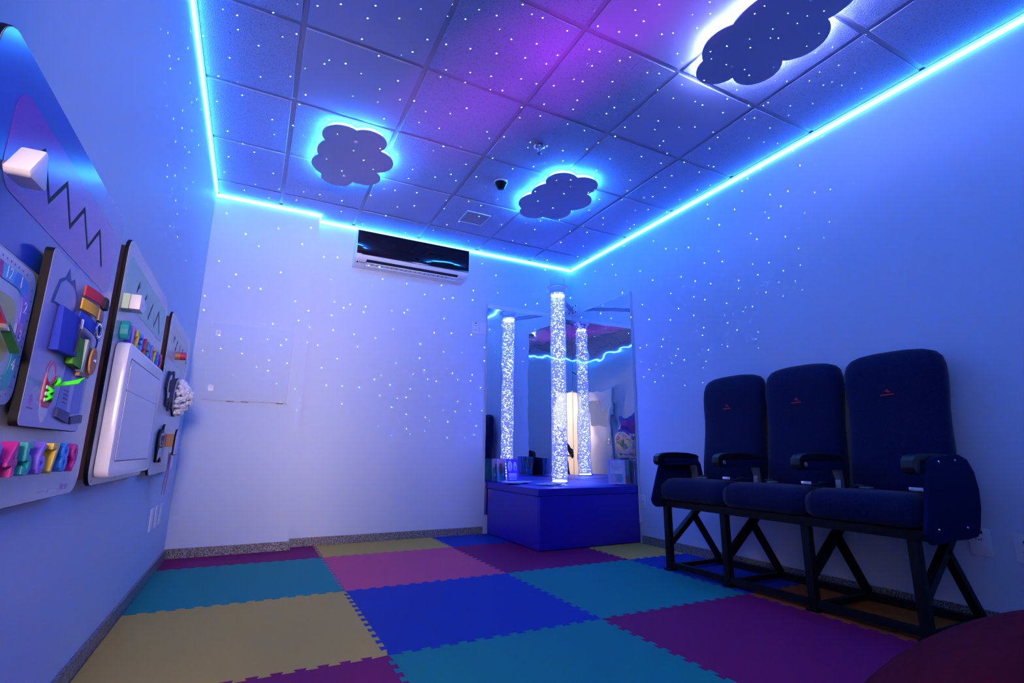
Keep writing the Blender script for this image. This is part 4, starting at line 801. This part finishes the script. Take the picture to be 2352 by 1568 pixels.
plateX('printed_line', [(1.532, 0.652), (1.600, 0.651), (1.600, 0.658), (1.532, 0.659)], F0, F0 + 0.0005, M_pale, b1); plateX('printed_line', [(1.608, 0.650), (1.668, 0.650), (1.668, 0.657), (1.608, 0.657)], F0, F0 + 0.0005, M_pale, b1)
# ---- board 2: white drawing pad, numbers 0-9
b2, f2 = board('activity_board', 'pale play board with a white drawing pad and a row of raised numbers', 1.935, 2.802, 0.642, 1.436)
plateX('green_field', rrect(1.968, 1.232, 2.778, 1.385, 0.04), F0, F0 + 0.0006, mat('print_green', (0.10, 0.42, 0.36), 0.25), f2)
for a in ([(2.136, 1.300), (2.157, 1.332), (2.165, 1.320)], [(2.239, 1.258), (2.309, 1.334)], [(2.389, 1.259), (2.449, 1.333)], [(2.528, 1.259), (2.594, 1.335), (2.677, 1.256)]):
    strokeX('slot', a, 0.011, F0 + 0.0008, F0 + 0.0012, M_black, b2)
for a in ([(2.157, 1.332), (2.239, 1.258)], [(2.309, 1.334), (2.389, 1.259)], [(2.449, 1.333), (2.528, 1.259)]): strokeX('slot_line', a, 0.0015, F0 + 0.0008, F0 + 0.0011, M_ink2, b2)  # thin violet lines joining the black slots
s2 = MB().prism([(1.930, 1.246), (1.990, 1.246), (2.030, 1.221), (1.990, 1.196), (1.930, 1.196)], lambda y, z: (F0 + 0.020, y + 0.03, z), lambda y, z: (F0 + 0.050, y + 0.03, z)).build('slider_knob', mat('toy_white', (0.78, 0.74, 0.74)), b2, smooth=True, bevel=0.004)
MB().prism([(1.930, 1.246), (1.990, 1.246), (2.030, 1.221), (1.990, 1.196), (1.930, 1.196)], lambda y, z: (F0 + 0.0008, y + 0.03, z), lambda y, z: (F0 + 0.0195, y + 0.03, z)).build('slider_base', mat('toy_palegreen', (0.42, 0.60, 0.42), 0.5), s2)
for k, (s, col) in enumerate(zip('0123456789', ('teal', 'purple', 'yellow', 'blue', 'red', 'teal', 'purple', 'yellow', 'blue', 'magenta'))):
    nm = ('zero', 'one', 'two', 'three', 'four', 'five', 'six', 'seven', 'eight', 'nine')[k]
    text('number_' + nm, s, 0.080, 0.018, (F0 + 0.0125, 2.010 + 0.0735 * k, 1.130), 'left', DC[col], b2, bev=0.003, sx=1.0)
pd = MB().prism(rrect(1.975, 0.664, 2.690, 1.092, 0.03), lambda y, z: (F0 + 0.0002, y, z), lambda y, z: (F0 + 0.040, y, z)).build('drawing_pad', mat('pad_white', (0.78, 0.76, 0.80), 0.15, 0.5), b2, smooth=True, bevel=0.010)
plateX('pad_gap', rrect(2.020, 0.713, 2.612, 1.044, 0.012), F0 + 0.0402, F0 + 0.0406, M_dark, pd)
plateX('pad_screen', rrect(2.022, 0.716, 2.600, 0.9375, 0.010), F0 + 0.0408, F0 + 0.0420, mat('screen_white', (0.66, 0.64, 0.72), 0.25), pd)
plateX('pad_screen', rrect(2.022, 0.939, 2.600, 1.040, 0.010), F0 + 0.0408, F0 + 0.0420, mat('screen_white', (0.66, 0.64, 0.72), 0.25), pd)
plateX('maker_mark', ellipse(1.985, 0.655, 0.008, 0.006, 10), F0, F0 + 0.0005, M_bpurple, b2); plateX('printed_line', [(2.30, 0.651), (2.46, 0.651), (2.46, 0.656), (2.30, 0.656)], F0, F0 + 0.0005, M_pale, b2)
# ---- board 3: sheep, panda, jellyfish
b3, f3 = board('activity_board', 'white play board with a woolly sheep, a panda and a ribbon jellyfish', 2.955, 3.838, 0.628, 1.440)
plateX('cream_field', rrect(3.015, 1.208, 3.760, 1.395, 0.04), F0, F0 + 0.0006, mat('print_cream', (0.52, 0.50, 0.42), 0.3), f3)
sq = []
def wave_pts(y0, y1, z0, z1): return [((y0 + y1) / 2 - (y1 - y0) / 2 * math.cos(PI * k / 8) , z0 + (z1 - z0) * (0.5 - 0.5 * math.cos(PI * k / 8))) for k in range(9)]
for a in ([(3.118, 1.300), (3.121, 1.318), (3.134, 1.335), (3.150, 1.330), (3.156, 1.318)], [(3.205, 1.290), (3.218, 1.277), (3.232, 1.290), (3.244, 1.318), (3.254, 1.332), (3.270, 1.322)], [(3.345, 1.290), (3.359, 1.279), (3.370, 1.298), (3.378, 1.325), (3.390, 1.333)], [(3.480, 1.318), (3.503, 1.333), (3.520, 1.310)], [(3.590, 1.290), (3.605, 1.320), (3.625, 1.333)], [(3.700, 1.290), (3.716, 1.278), (3.737, 1.309)]):
    strokeX('wave_slot', a, 0.012, F0 + 0.0008, F0 + 0.0012, M_black, b3)
kn = MB().lathe([(0.022, 0.024), (0.022, 0.046), (0.020, 0.050)], (F0, 3.262, 1.254), 'x', 20).build('slider_knob', DC['red'], b3, smooth=True)
MB().lathe([(0.022, 0.0008), (0.022, 0.0205)], (F0, 3.262, 1.254), 'x', 20).build('knob_base', mat('knob_wood', (0.40, 0.20, 0.10), 0.6), kn, smooth=True); MB().lathe([(0.0225, 0.0207), (0.0225, 0.0238)], (F0, 3.262, 1.254), 'x', 20).build('knob_ring', mat('knob_olive', (0.30, 0.28, 0.03), 0.5), kn, smooth=True)
sh = MB().prism([(3.060, 1.060), (3.075, 1.110), (3.110, 1.148), (3.150, 1.140), (3.190, 1.120), (3.240, 1.165), (3.270, 1.168), (3.285, 1.130), (3.330, 1.138), (3.380, 1.120), (3.380, 1.000), (3.330, 0.965), (3.310, 1.000), (3.275, 1.010), (3.262, 0.952), (3.225, 0.950), (3.220, 1.000), (3.175, 1.000), (3.160, 0.968), (3.125, 0.972), (3.115, 1.020)],
                 lambda y, z: (F0 + 0.0002, y, z), lambda y, z: (F0 + 0.010, y, z)).build('sheep_body', mat('felt_navy', (0.020, 0.022, 0.060), 0.8), b3)
plateX('sheep_face', [(3.085, 1.050), (3.095, 1.095), (3.125, 1.128), (3.160, 1.135), (3.150, 1.060), (3.150, 1.015), (3.120, 1.010)], F0 + 0.0102, F0 + 0.014, M_pale, sh); plateX('sheep_muzzle', ellipse(3.118, 1.072, 0.026, 0.034, 14), F0 + 0.0142, F0 + 0.018, mat('felt_navy', (0.02, 0.022, 0.06)), sh)
plateX('wool_backing', ellipse(3.475, 1.045, 0.135, 0.105, 22), F0 + 0.0002, F0 + 0.012, M_pale, b3); plateX('wool_outline', ellipse(3.475, 1.045, 0.140, 0.110, 22), F0 + 0.0002, F0 + 0.008, M_black, b3)
wl = MB(); rnd = random.Random(4)
for k in range(230):
    a = rnd.uniform(0, 2 * PI); q = math.sqrt(rnd.random()); yy = 3.475 + 0.118 * q * math.cos(a); zz = 1.045 + 0.098 * q * math.sin(a); xx = F0 + 0.018 + 0.058 * (1 - q * q) + rnd.uniform(0, 0.010)
    r = rnd.uniform(0.008, 0.017); bubble(wl, (xx, yy, zz), r, rnd.uniform(0.7, 1.1))
w_o = wl.build('sheep_wool', mat('wool_white', (0.84, 0.78, 0.76), 1.0, 0.0, bump=('noise', 120, 0.6, 0.006), sheen=0.3), b3, smooth='all'); w_o['kind'] = 'stuff'
pb = plateX('panda_body', [(3.075, 0.690), (3.070, 0.740), (3.055, 0.770), (3.060, 0.820), (3.095, 0.850), (3.140, 0.845), (3.180, 0.855), (3.215, 0.880), (3.240, 0.860), (3.235, 0.800), (3.215, 0.765), (3.225, 0.720), (3.235, 0.688), (3.195, 0.686), (3.180, 0.705), (3.140, 0.705), (3.125, 0.686)], F0 + 0.0002, F0 + 0.010, M_black, b3)
plateX('panda_belly', [(3.090, 0.700), (3.088, 0.745), (3.120, 0.760), (3.190, 0.757), (3.205, 0.720), (3.205, 0.700), (3.180, 0.714), (3.130, 0.714)], F0 + 0.0102, F0 + 0.013, M_pale, pb)
plateX('panda_face', ellipse(3.150, 0.800, 0.052, 0.034, 18), F0 + 0.0102, F0 + 0.012, M_pale, pb); plateX('panda_eye', ellipse(3.128, 0.806, 0.014, 0.016, 12), F0 + 0.0122, F0 + 0.0135, M_black, pb); plateX('panda_eye', ellipse(3.172, 0.806, 0.014, 0.016, 12), F0 + 0.0122, F0 + 0.0135, M_black, pb); plateX('panda_nose', ellipse(3.150, 0.782, 0.018, 0.010, 12), F0 + 0.0122, F0 + 0.0135, M_black, pb)
plateX('panda_ear', ellipse(3.205, 0.850, 0.018, 0.026, 12), F0 + 0.0102, F0 + 0.013, M_pale, pb)
bell = [(3.332, 0.722)] + ellipse(3.400, 0.780, 0.068, 0.082, 16, 0, 180)[::-1] + [(3.468, 0.722), (3.446, 0.728), (3.423, 0.720), (3.400, 0.728), (3.377, 0.720), (3.354, 0.728)]
jl = plateX('jellyfish_bell', bell, F0 + 0.040, F0 + 0.049, M_black, b3)
plateX('bell_face', [(3.400 + (y - 3.400) * 0.96, 0.780 + (z - 0.780) * 0.97) for y, z in bell], F0 + 0.0492, F0 + 0.0505, mat('bell_lilac', (0.66, 0.60, 0.78), 0.4), jl)
box('bell_block', (F0 + 0.0002, 3.372, 0.765), (F0 + 0.0398, 3.428, 0.835), mat('knob_wood', (0.40, 0.20, 0.10)), jl)
for k, col in enumerate(('blue', 'sky', 'lime', 'red', 'magenta', 'lime2', 'blue')):
    m_ = {'lime': mat('ribbon_lime', (0.40, 0.60, 0.02), 0.7), 'lime2': mat('ribbon_green', (0.10, 0.42, 0.05), 0.7), 'red': mat('ribbon_red', (0.70, 0.02, 0.05), 0.7), 'sky': mat('ribbon_navy', (0.01, 0.06, 0.25), 0.7)}.get(col) or DC[col]
    y = 3.346 + 0.018 * k; e = (0.525, 0.515, 0.560, 0.512, 0.540, 0.600, 0.530)[k]
    rb = MB(); rings = []
    for q in range(9):
        u = q / 8; z = 0.735 - (0.735 - e) * u; yy = y - (y - 3.400) * 0.35 * u + 0.004 * math.sin(5 * u + k); xx = F0 + 0.026 + 0.0016 * (k % 4) - 0.008 * u + 0.003 * math.sin(3 * u + 2 * k)
        rings.append([(xx, yy - 0.0085, z), (xx, yy + 0.0085, z), (xx + 0.0015, yy + 0.0085, z), (xx + 0.0015, yy - 0.0085, z)])
    rb.loft(rings).build('ribbon', m_, jl)
plateX('printed_line', [(2.995, 0.660), (3.000, 0.660), (3.000, 0.685), (2.995, 0.685)], F0, F0 + 0.0005, M_ink2, b3)

# ================================================================== BEAN BAG
bgx, bgy = 1.60, 0.44
mb = MB(); rings = []
for k in range(17):
    u = k / 16; r = (1 - min(u, 0.999) ** 2) ** 0.7 * (0.86 + 0.14 * min(1, u / 0.15)); z = 0.45 * u
    rings.append([(bgx + 0.73 * r * math.cos(2 * PI * q / 40) * (1 + 0.02 * math.sin(3 * 2 * PI * q / 40 + k * 0.3)), bgy + 0.50 * r * math.sin(2 * PI * q / 40) * (1 + 0.015 * math.sin(5 * 2 * PI * q / 40)), z + 0.008 * math.sin(2 * PI * q / 40 * 2) * u * (1 - u)) for q in range(40)])
bb = thing('bean_bag', 'large dark red bean bag on the floor mats', 'bean bag', (bgx, bgy, 0))
mb.loft(rings).build('cover', M_red_bag, bb, smooth='all')
MB().tube([(bgx + 0.03 * k - 0.06, bgy, 0.446 + 0.012 * math.sin(PI * k / 4)) for k in range(5)], 0.009, 8).build('handle', M_red_bag, bb, smooth='all')

# ================================================================== STAR PROJECTOR (stands on the mats below the picture)
PX, PY = 1.18, 1.02
pj = thing('star_projector', 'small black star projector on the mats near the bean bag', 'projector', (PX, PY, 0.0))
MB().lathe([(0.055, 0.0), (0.060, 0.012), (0.050, 0.03), (0.062, 0.055)], (PX, PY, 0.0), 'z', 24).build('base', M_rubber, pj, smooth=True)
MB().lathe([(0.060, 0.056), (0.060, 0.075), (0.048, 0.088), (0.020, 0.092)], (PX, PY, 0.0), 'z', 24).build('housing', M_gloss_black, pj, smooth=True)
def gobo(name, loc, target, power, color, cone, build):
    ld = bpy.data.lights.new(name, 'SPOT'); ld.energy = power; ld.color = color; ld.shadow_soft_size = 0.0; ld.spot_size = math.radians(cone); ld.spot_blend = 0.45; ld.use_nodes = True
    o = bpy.data.objects.new(name, ld); COL.objects.link(o); o.location = loc
    o.rotation_euler = (Vector(target) - Vector(loc)).to_track_quat('-Z', 'Y').to_euler()
    nt = ld.node_tree; em = nt.nodes['Emission']; tc = nt.nodes.new('ShaderNodeTexCoord')
    sep = nt.nodes.new('ShaderNodeSeparateXYZ'); nt.links.new(tc.outputs['Normal'], sep.inputs[0])
    dv = []
    for c in 'XY':
        n_ = nt.nodes.new('ShaderNodeMath'); n_.operation = 'DIVIDE'; nt.links.new(sep.outputs[c], n_.inputs[0]); nt.links.new(sep.outputs['Z'], n_.inputs[1]); dv.append(n_)
    cb = nt.nodes.new('ShaderNodeCombineXYZ'); nt.links.new(dv[0].outputs[0], cb.inputs[0]); nt.links.new(dv[1].outputs[0], cb.inputs[1])
    build(nt, cb.outputs[0], em)
    return o
def stars(nt, vec, em):
    v = nt.nodes.new('ShaderNodeTexVoronoi'); v.voronoi_dimensions = '2D'; v.inputs['Scale'].default_value = 21.0; v.inputs['Randomness'].default_value = 0.95
    nt.links.new(vec, v.inputs['Vector'])
    lt = nt.nodes.new('ShaderNodeMath'); lt.operation = 'LESS_THAN'; lt.inputs[1].default_value = 0.027; nt.links.new(v.outputs['Distance'], lt.inputs[0])
    sp_ = nt.nodes.new('ShaderNodeSeparateXYZ'); nt.links.new(v.outputs['Color'], sp_.inputs[0])
    pw = nt.nodes.new('ShaderNodeMath'); pw.operation = 'POWER'; pw.inputs[1].default_value = 1.3; nt.links.new(sp_.outputs['X'], pw.inputs[0])
    ml = nt.nodes.new('ShaderNodeMath'); ml.operation = 'MULTIPLY'; nt.links.new(lt.outputs[0], ml.inputs[0]); nt.links.new(pw.outputs[0], ml.inputs[1])
    nt.links.new(ml.outputs[0], em.inputs['Strength'])
def nebula(nt, vec, em):
    mp = nt.nodes.new('ShaderNodeMapping'); mp.vector_type = 'TEXTURE'; mp.inputs['Rotation'].default_value = (0, 0, NEB_ROT); mp.inputs['Scale'].default_value = (0.55, 0.17, 1); nt.links.new(vec, mp.inputs[0])
    g = nt.nodes.new('ShaderNodeTexGradient'); g.gradient_type = 'SPHERICAL'; nt.links.new(mp.outputs[0], g.inputs[0])
    nz = nt.nodes.new('ShaderNodeTexNoise'); nz.inputs['Scale'].default_value = 5.0; nt.links.new(vec, nz.inputs['Vector'])
    ml = nt.nodes.new('ShaderNodeMath'); ml.operation = 'MULTIPLY'; nt.links.new(g.outputs['Fac'], ml.inputs[0]); nt.links.new(nz.outputs['Fac'], ml.inputs[1])
    nt.links.new(ml.outputs[0], em.inputs['Strength'])
NEB_C = Vector((1.20, 2.05, H)); _q = (NEB_C - Vector((PX, PY, 0.101))).to_track_quat('-Z', 'Y'); _d = _q.inverted() @ Vector((0.40, -0.917, 0.0)); NEB_ROT = math.atan2(_d.y, _d.x)
gobo('projector_stars', (PX, PY, 0.10), (1.45, 3.1, 2.8), STAR_W, (0.42, 1.0, 0.80), 88, stars)
gobo('projector_nebula', (PX, PY, 0.101), NEB_C, NEB_W, NEB, 120, nebula)

# ================================================================== PHOTOGRAPHER (seen in the mirror)
def skin(name, joints, edges, m, parent, levels=2):
    off = origin(parent) if parent else Vector((0, 0, 0))
    me = bpy.data.meshes.new(name); me.from_pydata([tuple(Vector(j[:3]) - off) for j in joints], edges, [])
    o = link(name, me, m, parent)
    md = o.modifiers.new('skin', 'SKIN'); md.use_smooth_shade = True
    for i, j in enumerate(joints): me.skin_vertices[0].data[i].radius = (j[3], j[4] if len(j) > 4 else j[3])
    for i in range(len(joints)): me.skin_vertices[0].data[i].use_root = (i == 0)
    sb = o.modifiers.new('sub', 'SUBSURF'); sb.levels = levels; sb.render_levels = levels
    return o
QX, QY = 0.02, -0.52
per = thing('person', 'kneeling person in dark clothes holding a camera in the doorway, seen in the mirror', 'person', (QX, QY, 0.0))
M_cloth = mat('dark_cloth', (0.015, 0.015, 0.03), 0.9); M_skin = mat('skin', (0.50, 0.28, 0.20), 0.5); M_hair = mat('hair_brown', (0.06, 0.03, 0.018), 0.7)
J = [(QX, QY - 0.02, 0.50, 0.145, 0.12), (QX, QY - 0.03, 0.66, 0.135, 0.105), (QX, QY - 0.02, 0.80, 0.155, 0.115), (QX, QY, 0.93, 0.12, 0.09), (QX, QY + 0.01, 1.01, 0.055), (QX, QY + 0.02, 1.07, 0.055),
     (QX - 0.18, QY, 0.90, 0.058), (QX - 0.24, QY + 0.04, 0.68, 0.046), (QX - 0.12, QY + 0.26, 0.69, 0.036), (QX - 0.075, QY + 0.36, 0.71, 0.028),
     (QX + 0.18, QY, 0.90, 0.058), (QX + 0.24, QY + 0.04, 0.68, 0.046), (QX + 0.13, QY + 0.26, 0.69, 0.036), (QX + 0.085, QY + 0.36, 0.71, 0.028),
     (QX - 0.10, QY + 0.02, 0.44, 0.095), (QX - 0.13, QY + 0.18, 0.10, 0.070), (QX - 0.13, QY - 0.12, 0.062, 0.050), (QX - 0.13, QY - 0.30, 0.055, 0.040),
     (QX + 0.10, QY + 0.02, 0.44, 0.095), (QX + 0.13, QY + 0.18, 0.10, 0.070), (QX + 0.13, QY - 0.12, 0.062, 0.050), (QX + 0.13, QY - 0.30, 0.055, 0.040)]
E_ = [(0, 1), (1, 2), (2, 3), (3, 4), (4, 5), (3, 6), (6, 7), (7, 8), (8, 9), (3, 10), (10, 11), (11, 12), (12, 13), (0, 14), (14, 15), (15, 16), (16, 17), (0, 18), (18, 19), (19, 20), (20, 21)]
skin('body', J, E_, M_cloth, per)
hdz = 1.155
hd_ = MB(); rings = []
for z, rx, ry, dy_ in ((-0.105, 0.030, 0.035, 0.012), (-0.09, 0.045, 0.055, 0.012), (-0.05, 0.062, 0.080, 0.006), (0.0, 0.072, 0.092, 0.0), (0.05, 0.073, 0.095, -0.004), (0.09, 0.060, 0.080, -0.006), (0.112, 0.030, 0.045, -0.006), (0.118, 0.008, 0.012, -0.006)):
    rings.append([(QX + rx * math.cos(2 * PI * k / 20), QY + 0.03 + dy_ + ry * math.sin(2 * PI * k / 20), hdz + z) for k in range(20)])
hh = hd_.loft(rings).build('head', M_skin, per, smooth='all')
MB().loft([[(QX + 0.012 * c, QY + 0.122 + e, hdz + zz) for c, e in ((-1, -0.008), (0, d_), (1, -0.008))] for zz, d_ in ((0.025, 0.004), (-0.005, 0.016), (-0.022, 0.022), (-0.030, 0.004))]).build('nose', M_skin, hh)
for s in (-1, 1):
    bubb = MB(); bubble(bubb, (QX + s * 0.030, QY + 0.113, hdz + 0.015), 0.011, 0.7); bubb.build('eye', M_white, hh, smooth='all'); bubb = MB(); bubble(bubb, (QX + s * 0.030, QY + 0.120, hdz + 0.015), 0.0055, 1.0); bubb.build('pupil', M_black, hh)
    MB().prism(ellipse(QY + 0.02, hdz - 0.005, 0.018, 0.030, 14), lambda y, z: (QX + s * 0.070, y, z), lambda y, z: (QX + s * 0.082, y, z)).build('ear', M_skin, hh, smooth=True, bevel=0.003)
MB().tube([(QX - 0.022, QY + 0.108, hdz - 0.056), (QX, QY + 0.114, hdz - 0.058), (QX + 0.022, QY + 0.108, hdz - 0.056)], 0.005, 6).build('mouth', mat('lip', (0.4, 0.12, 0.12), 0.5), hh)
rings = []
for z, rx, ry, dy_ in ((-0.14, 0.055, 0.030, -0.075), (-0.06, 0.078, 0.055, -0.045), (0.0, 0.080, 0.080, -0.025), (0.05, 0.082, 0.098, -0.012), (0.095, 0.070, 0.090, -0.008), (0.122, 0.040, 0.055, -0.008), (0.130, 0.010, 0.014, -0.008)):
    rings.append([(QX + rx * math.cos(2 * PI * k / 20), QY + 0.03 + dy_ + ry * math.sin(2 * PI * k / 20), hdz + z) for k in range(20)])
MB().loft(rings).build('hair', M_hair, per, smooth='all')
# hands closed round the camera body
for s in (-1, 1):
    hx = QX + s * 0.084; hy = QY + 0.385; hz = 0.715
    Jh = [(hx, hy - 0.03, hz - 0.005, 0.024), (hx, hy + 0.015, hz, 0.030, 0.018)]; Eh = [(0, 1)]
    for f in range(4):
        zz = hz + 0.027 - 0.018 * f; ln = (0.030, 0.034, 0.031, 0.024)[f]; b0 = len(Jh)
        Jh += [(hx, hy + 0.040, zz, 0.0085), (hx - s * 0.006, hy + 0.040 + ln * 0.6, zz, 0.008), (hx - s * 0.028, hy + 0.040 + ln * 0.9, zz, 0.007)]; Eh += [(1, b0), (b0, b0 + 1), (b0 + 1, b0 + 2)]
    b0 = len(Jh); Jh += [(hx - s * 0.012, hy - 0.018, hz + 0.020, 0.010), (hx - s * 0.030, hy - 0.016, hz + 0.030, 0.008)]; Eh += [(1, b0), (b0, b0 + 1)]
    skin('hand', Jh, Eh, M_skin, per, 1)
kc = thing('photo_camera', 'black photo camera in the hands of the kneeling person', 'camera', (QX, -0.10, 0.68))
box('camera_body', (QX - 0.046, -0.125, 0.680), (QX + 0.046, -0.075, 0.775), M_rubber, kc, bevel=0.006)
MB().lathe([(0.034, -0.075), (0.036, -0.05), (0.036, -0.032), (0.033, -0.030)], (QX, 0, 0.722), 'y', 24).build('lens', M_gloss_black, kc, smooth=True)
box('viewfinder', (QX - 0.022, -0.120, 0.7752), (QX + 0.022, -0.082, 0.795), M_rubber, kc, bevel=0.004)
